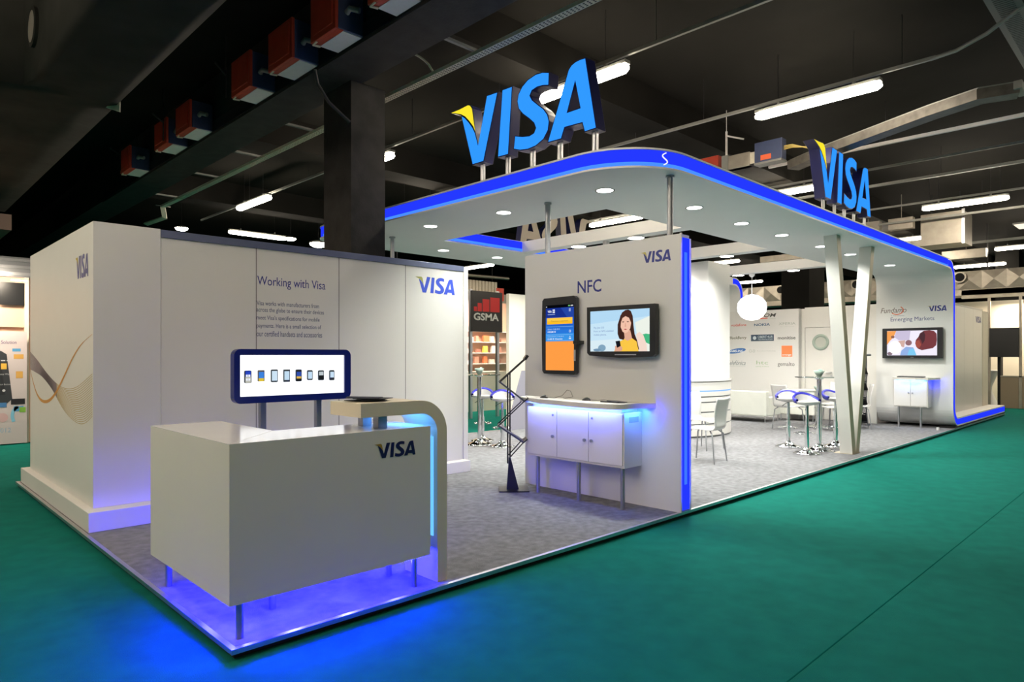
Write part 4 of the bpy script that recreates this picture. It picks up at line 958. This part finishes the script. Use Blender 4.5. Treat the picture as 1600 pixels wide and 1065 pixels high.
lett('printed_oval', [lambda b: b.face([(-4.66 + .25*math.cos(q*PI/18) , 1.673 + .06*math.sin(q*PI/18) + .035*math.cos(q*PI/18)) for q in range(36)], fr, .0012)], cm(60, 112, 180))
lett('printed_name', [lambda b: b.text('SAMSUNG', fr, -4.84, -4.48, 1.640, 1.700, .002, bold=.02), lambda b: b.text('orange', fr, -3.49, -3.27, 1.540, 1.585, .002, bold=.01)], cm(236, 240, 240))
lett('printed_block', [lambda b: b.rect(fr, *LT['or'], .0012)], cm(250, 138, 84))
lett('printed_name', [T_('Telef\u00f3nica', 'Tel', shear=.3), lambda b: b.rect(fr, -4.9, -4.42, 1.29, 1.294, .0012)], cm(110, 124, 128))
lett('printed_name', [T_('htc', 'htc'), T_('quietly brilliant', 'hts')], cm(160, 186, 150))
t = thing('door_wall', 'white back wall with a round window door, right of the printed partner names', 'wall panel', (14.7, 2.3, PZ))
MB().box(14.66, 14.74, 1.46, 2.345, PZ, 2.688).build('wall_body', M_white, t)
MB().box(14.66, 14.74, 3.02, 3.16, PZ, 2.66).build('wall_body', M_white, t)
MB().box(14.66, 14.74, 2.345, 3.02, 2.215, 2.688).build('wall_body', M_white, t)
d = MB().box(14.668, 14.71, 2.352, 3.013, .075, 2.208).build('door', M_white, t, bevel=.003)
MB().lathe([(.135, 0), (.19, .0), (.19, .02), (.135, .012)], (0, 0, 0), 36, 0, False).v
rim = MB(); k = 36; fr2 = FX(14.668, 0, 0); vs = []
for r, n_ in ((.125, .002), (.135, .016), (.18, .020), (.19, .0)):
    for j in range(k): vs.append((14.668 - n_, 2.661 + r*math.cos(2*PI*j/k), 1.866 + r*math.sin(2*PI*j/k)))
rim.add(vs, [(i*k+j, i*k+(j+1) % k, (i+1)*k+(j+1) % k, (i+1)*k+j) for i in range(3) for j in range(k)], 0, True)
rim.build('porthole_rim', cm(158, 172, 160, .4), d)
MB().disc(fr2, -2.661, 1.866, .127, None, .002, 0, 36).build('porthole_pane', mat('porthole_glass', (.50, .52, .46), .08), d)
MB().tube([(14.668, 2.42, 1.165), (14.62, 2.42, 1.165), (14.62, 2.54, 1.165)], .011, 10).build('handle', M_alu, d)
MB().tube([(14.668, 2.42, 1.09), (14.655, 2.42, 1.09)], .022, 14).build('lock', M_alu, d)
# far end wall: television, cabinet, keyboard
t = thing('flat_television', 'smaller black television with a blurred crowd picture on the curved end wall', 'screen', (14.5, .74, 1.5))
fr = FX(14.5, 0, 0)
MB().prism(rrect(-1.298, -.176, 1.50, 2.137, .012), fr, -.06, 0).build('housing', M_blackp, t, bevel=.005)
MB().box(14.56, 14.6, .5, 1.0, 1.65, 2.0).build('wall_bracket', M_blackm, t)
b = MB(); ms = []
Q_ = lambda pts: [(-1.207 + (x-155)/757*.934, 2.082 - (y-545)/378*.522) for x, y in pts]
b.rect(fr, -1.207, -.273, 1.56, 2.082, .0006, G((235, 230, 244), 1.1))
b.face(Q_([(155, 548), (300, 546), (260, 640), (200, 700), (155, 760)]), fr, .0008, G((250, 166, 90)))
b.face(Q_([(300, 546), (520, 543), (500, 690), (340, 690), (270, 640)]), fr, .0009, G((206, 196, 222)))
b.face(Q_([(330, 700), (440, 690), (420, 800), (360, 780)]), fr, .001, G((214, 176, 166)))
b.face(Q_([(360, 922), (380, 850), (450, 790), (560, 800), (610, 922)]), fr, .001, G((150, 180, 232)))
b.face(Q_([(470, 922), (500, 830), (570, 815), (610, 922)]), fr, .0011, G((130, 206, 246)))
b.disc(fr, *Q_([(280, 800)])[0], .12, .14, .0012, G((255, 255, 255), 1.3))
b.disc(fr, *Q_([(490, 730)])[0], .062, .058, .0012, G((150, 110, 116)))
b.disc(fr, *Q_([(245, 638)])[0], .035, .03, .0012, G((150, 104, 84)))
b.disc(fr, *Q_([(200, 895)])[0], .05, .035, .0011, G((140, 118, 130)))
b.face(Q_([(590, 740), (600, 690), (640, 640), (660, 590), (720, 552), (800, 545), (870, 560), (905, 600), (910, 690), (900, 770), (850, 815), (760, 830), (690, 845), (630, 820), (605, 790)]), fr, .0012, G((122, 62, 66)))
b.face(Q_([(640, 640), (670, 590), (720, 560), (740, 620), (730, 700), (700, 750), (680, 700)]), fr, .0014, G((78, 50, 56)))
b.face(Q_([(592, 740), (610, 700), (650, 690), (680, 760), (650, 815), (612, 800)]), fr, .0014, G((168, 84, 72)))
b.build('lit_display', ms, t)
MB().box(14.498, 14.5, .70, .76, 1.515, 1.522).build('badge', M_alu, t)
t = thing('wall_cabinet', 'small white two door cabinet on thin legs below the smaller television', 'cabinet', (14.45, .7, PZ))
MB().box(14.3, 14.6, .385, 1.02, .49, 1.05).build('cabinet_body', M_white, t, bevel=.002)
MB().prism([(14.6, 1.12), (14.35, 1.06), (14.24, .9), (14.22, .6), (14.28, .38), (14.42, .29), (14.6, .24)], FZ(0, 0, 0), 1.052, 1.10).build('worktop', M_white, t, bevel=.004)
for ya, yb, ky in ((.705, 1.012, .74), (.40, .699, .665)):
    d = MB().box(14.288, 14.3, ya, yb, .51, 1.03).build('door', M_white, t, bevel=.002)
    MB().tube([(14.288, ky, .78), (14.27, ky, .78)], .013, 10).build('knob', M_legm, d)
for y in (.93, .52): MB().tube([(14.32, y, PZ), (14.32, y, .49)], .02, 14).build('leg', M_legm, t)
l = lamp('AREA', (14.25, .7, 1.045), 3, CYAN, t, .02, (0, math.radians(-35), 0), .5)
lamp('POINT', (14.5, .3, 1.02), 1.4, BLUE, t, .01)
tag(MB().hexa([(14.3, .46, 1.102), (14.42, .46, 1.102), (14.42, .96, 1.102), (14.3, .96, 1.102)], [(14.3, .46, 1.115), (14.42, .46, 1.13), (14.42, .96, 1.13), (14.3, .96, 1.115)]).build('keyboard', M_blackp), 'thin dark keyboard on the small cabinet under the smaller television', 'keyboard')
tag(MB().box(14.13, 14.18, .16, .20, .0605, .115).build('floor_socket', M_paper), 'tiny white socket on the carpet at the foot of the curved end wall', 'socket')
# second rack with leaflets, beside the end wall
t = local(thing('literature_rack', 'black zigzag brochure rack holding leaflets behind the V shaped boards', 'brochure rack', (14.2, 1.62, PZ), 0, 'zigzag brochure racks'))
MB().box(-.14, .14, -.13, .13, 0, .012).build('base_plate', M_blackm, t)
MB().box(-.03, .03, -.10, -.04, .012, 1.5).build('upright', cm(70, 74, 80), t)
MB().tube([(-.03, -.07, 1.5), (-.09, -.07, 1.52)], .01, sq=(.26, .03)).build('top_lip', cm(70, 74, 80), t)
for i in range(4):
    z = 1.25 - i*.34
    MB().hexa([(-.18, -.14, z), (-.04, -.14, z - .15), (-.04, .14, z - .15), (-.18, .14, z)], [(-.17, -.14, z + .012), (-.03, -.14, z - .138), (-.03, .14, z - .138), (-.17, .14, z + .012)]).build('shelf', M_blackm, t)
    MB().tube([(-.04, 0, z - .15), (-.15, 0, z - .3)], .01, sq=(.27, .01)).build('shelf_stay', M_blackm, t)
for i in range(3):
    z = 1.25 - i*.34
    p = thing('leaflet', 'pale leaflet on the %s shelf of the rack behind the V shaped boards' % ('top', 'middle', 'lowest filled')[i], 'leaflet', (14.1, 1.62, z), 0, 'leaflets in the rack')
    MB().hexa([(14.03, 1.55, PZ + z + .02), (14.12, 1.55, PZ + z - .09), (14.12, 1.70, PZ + z - .09), (14.03, 1.70, PZ + z + .02)], [(14.05, 1.55, PZ + z + .04), (14.14, 1.55, PZ + z - .07), (14.14, 1.70, PZ + z - .07), (14.05, 1.70, PZ + z + .04)]).build('pages', M_paper, p)
# white end panels beyond the blue edge
t = thing('end_panels', 'cream white grooved side wall with small logo, right of the glowing blue edge', 'wall panel', (17.2, .4, PZ))
for xa, xb in ((14.80, 16.3), (16.31, 17.2), (17.21, 18.1), (18.11, 19.1)): MB().box(xa, xb, .35, .42, .272, 2.69).build('panel', M_panel, t)
MB().box(14.80, 19.1, .345, .43, 2.69, 2.73).build('top_rail', M_legm, t)
MB().box(19.11, 19.72, .34, .44, .272, 2.69).build('end_post', M_cream, t)
b = MB(); logo(b, FY(0, .35, 0), 18.32, 18.95, 2.37, 2.53, .002); b.build('logo', [cm(70, 78, 140), cm(120, 120, 120)], t)
# ------------------------------------------------------------------ neighbouring booths
t = thing('hanging_sign', 'black square sign with four red bars hanging between the panel wall and the screen wall', 'sign', (9.97, 9.03, 2.15))
MB().box(9.46, 10.485, 9.0, 9.06, 2.15, 3.16).build('sign_board', cm(34, 32, 32), t)
fr = FY(0, 9.0, 0); b = MB()
for u0, u1, z1 in ((9.515, 9.615, 2.765), (9.64, 9.775, 2.86), (9.80, 10.03, 2.965), (10.06, 10.385, 3.02)): b.rect(fr, u0, u1, 2.655, z1, .001)
b.build('red_bars', cm(196, 36, 36), t)
MB().text('GSMA', fr, 9.51, 10.36, 2.43, 2.615, .001, bold=.03).build('sign_lettering', cm(210, 210, 205), t)
for x, n_ in ((9.49, 0), (10.40, 1)): MB().box(x - .035, x + .035, 9.06, 9.13, 0, 3.2).build('post', M_alu, t)
t = thing('neighbour_booth', 'warmly lit neighbouring booth with shelves of small goods behind the black square sign', 'booth', (11, 10.6, 0))
MB().box(9.6, 13.4, 11.6, 11.68, 0, 3.2).build('back_panel', mat('peach_panel', (.72, .45, .33), .6), t)
for z in (1.3, 1.62, 1.94, 2.26): MB().box(9.6, 13.2, 11.36, 11.6, z, z + .02).build('shelf', M_paper, t)
MB().box(9.5, 12.2, 10.6, 11.2, 0, 1.1).build('booth_counter', M_cream, t)
MB().box(10.3, 10.34, 11.2, 11.6, 1.1, 3.0).build('shelf_upright', M_alu, t)
b = MB(); b.box(9.3, 13.6, 10.4, 10.45, 3.05, 3.30); b.build('booth_fascia', M_galv, t)
lamp('AREA', (11.4, 10.6, 3.0), 170, (1, .80, .62), t, 2.2, (0.5, 0, 0), .5)
GD = [(.55, .16, .07), (.7, .6, .5), (.25, .12, .09), (.72, .5, .1), (.6, .55, .55), (.4, .2, .15)]
i = 0
for z in (1.32, 1.64, 1.96, 2.28):
    for q in range(9):
        x = 10.1 + q*.32 + random.uniform(-.06, .06); w_, h_ = random.uniform(.10, .2), random.uniform(.08, .22)
        o = MB().prism(rrect(0, w_, 0, h_, .02, 3), FY(x, 11.42, z), -.08, 0).build('packet', mat('goods_%d' % (i % 6), GD[i % 6], .5), bevel=.004)
        tag(o, 'small packet on the shelves of the neighbouring booth behind the black square sign', 'packet', 'packets on the neighbour booth shelves'); i += 1
tag(MB().box(9.75, 9.95, 10.7, 11.0, 1.1, 1.42).build('monitor', M_blackp, bevel=.01), 'small dark monitor on the neighbouring booth counter', 'monitor')
t = thing('red_sign', 'small red sign just right of the black square sign', 'sign', (11.2, 9.9, 3.0))
MB().box(11.15, 11.4, 9.9, 9.94, 3.05, 3.4).build('sign_board', cm(214, 70, 50), t); MB().box(11.2, 11.24, 9.94, 9.98, 0, 3.3).build('post', M_alu, t)
t = thing('curved_partition', 'cream partition with rounded foot seen just left of the screen wall', 'wall panel', (8.4, 6.3, PZ))
MB().box(8.0, 9.6, 6.2, 6.28, PZ, 2.80).build('panel', M_cream, t)
MB().prism([(8.0, .3), (8.35, 1.25), (9.6, 1.25), (9.6, PZ), (8.0, PZ)], FY(0, 6.2, 0), 0, .01).build('grey_sweep', cm(150, 148, 160), t)
b = MB()
t = thing('ribbed_panel', 'cream ribbed metal panel high behind the black square sign', 'panel', (11, 13, 3.5))
for i in range(30): b.box(9.8 + i*.14, 9.9 + i*.14, 12.9, 12.95, 3.35, 4.0)
b.box(9.8, 14, 12.95, 13.0, 3.35, 4.0); b.build('ribbed_sheet', M_trayw, t)
MB().tube([(9.6, 12.6, 4.05), (14.2, 12.6, 4.12)], .05, 10).build('pipe', M_galv, t)
for x in (10, 13.8): MB().tube([(x, 12.97, 4.0), (x, 12.97, CEIL)], .01, 6).build('hanger', M_blackm, t)
# left neighbour booth
t = thing('neighbour_booth', 'cream neighbouring booth at the left edge of the photo', 'booth', (.2, 11.3, 0))
MB().box(-2.6, 1.7, 11.3, 11.36, 0, 2.95).build('back_panel', mat('peach_panel', (.72, .45, .33), .6), t)
MB().box(-2.6, 1.7, 11.18, 11.3, 2.95, 3.30).build('booth_fascia', M_legm, t)
for z in (2.98, 3.10, 3.22): MB().box(-2.6, 1.7, 11.16, 11.18, z, z + .05).build('fascia_rib', M_alu, t)
MB().box(.80, .86, 11.2, 11.3, 0, 2.95).build('post', M_cream, t)
MB().box(-2.6, 1.7, 11.24, 11.3, 2.06, 2.10).build('rail', M_beige, t)
MB().box(.44, .80, 11.21, 11.24, 2.45, 2.85).build('black_screen', M_blackp, t)
MB().box(.60, .84, 11.20, 11.22, 2.88, 2.90).build('tube_light', emat((1, .9, .75), 8, 'booth_tube'), t)
lamp('AREA', (-.2, 10.4, 2.9), 90, (1, .85, .66), t, 1.6, (.5, 0, 0), .3)
t = thing('poster_board', 'pale poster with a giant smartphone print at the left edge of the photo', 'poster', (.1, 11.05, 0))
fr = FY(0, 11.05, 0)
MB().box(-.9, .81, 11.05, 11.08, .02, 1.98).build('poster_sheet', cm(200, 188, 190), t)
MB().prism([(-.35, .60), (.52, .72), (.60, .80), (.52, 1.58), (.44, 1.64), (-.42, 1.58)], fr, 0, .002).build('phone_print', cm(52, 54, 60), t)
MB().prism([(-.3, .80), (.50, .88), (.44, 1.46), (-.36, 1.40)], fr, .002, .003).build('phone_print_screen', cm(38, 40, 46), t)
b = MB(); b.rect(fr, .44, .50, 1.46, 1.48, .0035); b.rect(fr, .52, .56, 1.46, 1.48, .0035); b.text('Device Wallet', fr, .38, .60, 1.22, 1.25, .0035); b.text('Quick Button', fr, .38, .58, 1.04, 1.07, .0035); b.disc(fr, .48, .95, .022, None, .0035); b.build('phone_print_marks', cm(190, 190, 195), t)
MB().text('Mobile POS Solution', fr, .10, .66, 1.76, 1.82, .002).build('poster_lettering', cm(96, 80, 120), t)
MB().text('2012', fr, .38, .58, .22, .30, .002).build('poster_lettering', cm(150, 180, 205), t)
MB().rect(fr, .44, .52, 1.32, 1.42, .004).build('yellow_icon', cm(222, 176, 70), t)
b = MB(); b.rect(fr, .60, .72, 1.63, 1.68, .002); b.rect(fr, .62, .76, .58, .67, .002); b.build('blue_icon', cm(84, 150, 196), t)
b = MB(); b.rect(fr, .62, .76, 1.50, 1.58, .002); b.rect(fr, .65, .75, 1.16, 1.28, .002); b.build('gold_icon', cm(210, 160, 84), t)
MB().box(.20, .52, 11.046, 11.05, .66, .74).build('blue_device', cm(70, 120, 175), t)
MB().rect(fr, .58, .78, .70, .80, .0035).build('black_card', cm(34, 32, 38), t)
MB().rect(fr, .70, .79, .56, .65, .004).build('green_icon', cm(130, 180, 70), t)
b = MB(); strip(b, fr, cr([(.68, .66), (.62, .60), (.60, .50), (.62, .40)], 6), .05, .002); b.build('blue_swoosh', cm(130, 190, 220), t)
b = MB(); b.disc(fr, .46, .48, .08, None, .002); b.build('pink_seal', cm(206, 170, 174), t)
# right neighbour booth
t = thing('shell_booth', 'beige shell scheme booth with aluminium frame at the right edge of the photo', 'booth', (23.4, .6, 0))
for y in (.9, .14): MB().box(23.0, 23.06, y - .035, y + .035, 0, 3.55).build('frame_post', M_galv, t)
MB().box(22.99, 23.05, -3.0, 1.6, 3.30, 3.56).build('fascia', M_galv, t)
MB().box(24.6, 24.66, -3.0, 4, 0, 3.3).build('back_panel', M_cream, t)
MB().box(23.02, 23.05, -3.0, .10, 0, .95).build('side_panel', cm(132, 116, 96), t)
MB().box(23.02, 23.05, .18, .62, 0, .92).build('side_panel', cm(132, 116, 96), t)
MB().box(23.0, 23.06, -.6, .62, .92, .96).build('frame_bar', M_galv, t)
MB().box(23.05, 23.4, .62, .7, 0, 2.3).build('dark_post', M_dark, t)
lamp('AREA', (23.8, .2, 3.2), 120, (1, .83, .62), t, 1.2, (0, 0, 0), 1.2)
t = thing('wall_monitor', 'large dark monitor hung in the booth at the right edge', 'screen', (22.95, .5, 1.5))
MB().box(22.9, 22.99, .16, .88, 1.51, 2.38).build('housing', M_blackp, t, bevel=.01)
t = thing('draped_table', 'white high table with stretch cover beside the beige booth', 'table', (24.0, 1.35, 0))
MB().lathe([(.30, 0), (.13, .45), (.12, .6), (.30, 1.08), (.30, 1.11), (0, 1.11)], (23.6, 1.05, 0), 20).build('stretch_cover', M_paper, t)
# metal ducts in the distance
t = thing('quilted_duct', 'long galvanised duct with diamond creases running across the far hall', 'duct', (23, 8, 4))
b = MB()
for i in range(32):
    y0 = -1.4 + i*.62
    c = (22.98 - .045, y0 + .31, 3.86)
    A_, B_2, C_, D_ = (23, y0, 3.58), (23, y0 + .62, 3.58), (23, y0 + .62, 4.14), (23, y0, 4.14)
    for p, q in ((A_, B_2), (B_2, C_), (C_, D_), (D_, A_)): b.add([p, q, c], [(0, 1, 2)])
b.box(23.0, 23.9, -1.4, -1.4 + 32*.62, 3.58, 4.14); b.box(22.99, 23.9, -1.4, 18.4, 3.40, 3.575)
b.build('duct_shell', M_galv, t)
for y in (1.62, 7.2, 4.6):
    v = MB().tube([(22.85, y, 3.96), (23.0, y, 3.96)], .17, 24).build('vent', M_galv, t)
    MB().tube([(22.848, y, 3.96), (22.84, y, 3.96)], .13, 24).build('vent_hole', M_dark, v)
for y in (1.0, 6.0, 12.0): MB().box(23.4, 23.44, y, y + .04, 4.14, CEIL).build('hanger', M_blackm, t)
t = thing('duct_box', 'square galvanised duct box over the end of the canopy', 'duct', (18.4, 1.0, 4.4))
MB().box(17.6, 18.5, .45, 1.35, 4.28, 5.05).build('duct_shell', M_galv, t)
MB().box(17.6, 18.5, 1.35, 5.5, 4.28, 4.45).build('duct_run', M_galv, t)
MB().box(17.58, 17.62, .42, .48, 4.25, 5.08).build('flange', M_alu, t)
for y in (.6, 1.2): MB().tube([(18, y, 5.05), (18, y, CEIL)], .01, 6).build('hanger', M_blackm, t)
for i, (y0, y1, lb) in enumerate(((2.2, 2.8, 'galvanised trunking section left of the duct box'), (1.45, 2.0, 'second galvanised trunking section touching the duct box'))):
    o = tag(MB().box(17.3, 17.5, y0, y1, 4.72, 5.0).tube([(17.4, (y0+y1)/2, 5.0), (17.4, (y0+y1)/2, CEIL)], .01, 6).build('trunking_section', M_galv, bevel=.01), lb, 'trunking')
o = tag(MB().box(22.0, 22.2, .8, 1.9, 4.42, 4.68).tube([(22.1, 1.3, 4.68), (22.1, 1.3, CEIL)], .01, 6).build('trunking_section', M_galv, bevel=.01), 'ribbed galvanised trunking section below the duct box', 'trunking')
t = thing('panel_light', 'square flat ceiling light at the right edge of the photo', 'ceiling light', (19.6, -.35, 4.8))
MB().box(19.25, 20.1, -.75, -.25, 4.82, 4.86).tube([(19.7, -.5, 4.86), (19.7, -.5, CEIL)], .01, 6).build('housing', M_railg, t)
MB().box(19.27, 20.08, -.73, -.27, 4.81, 4.8199).build('diffuser', emat((1, .88, .7), 1.2, 'dim_panel'), t)
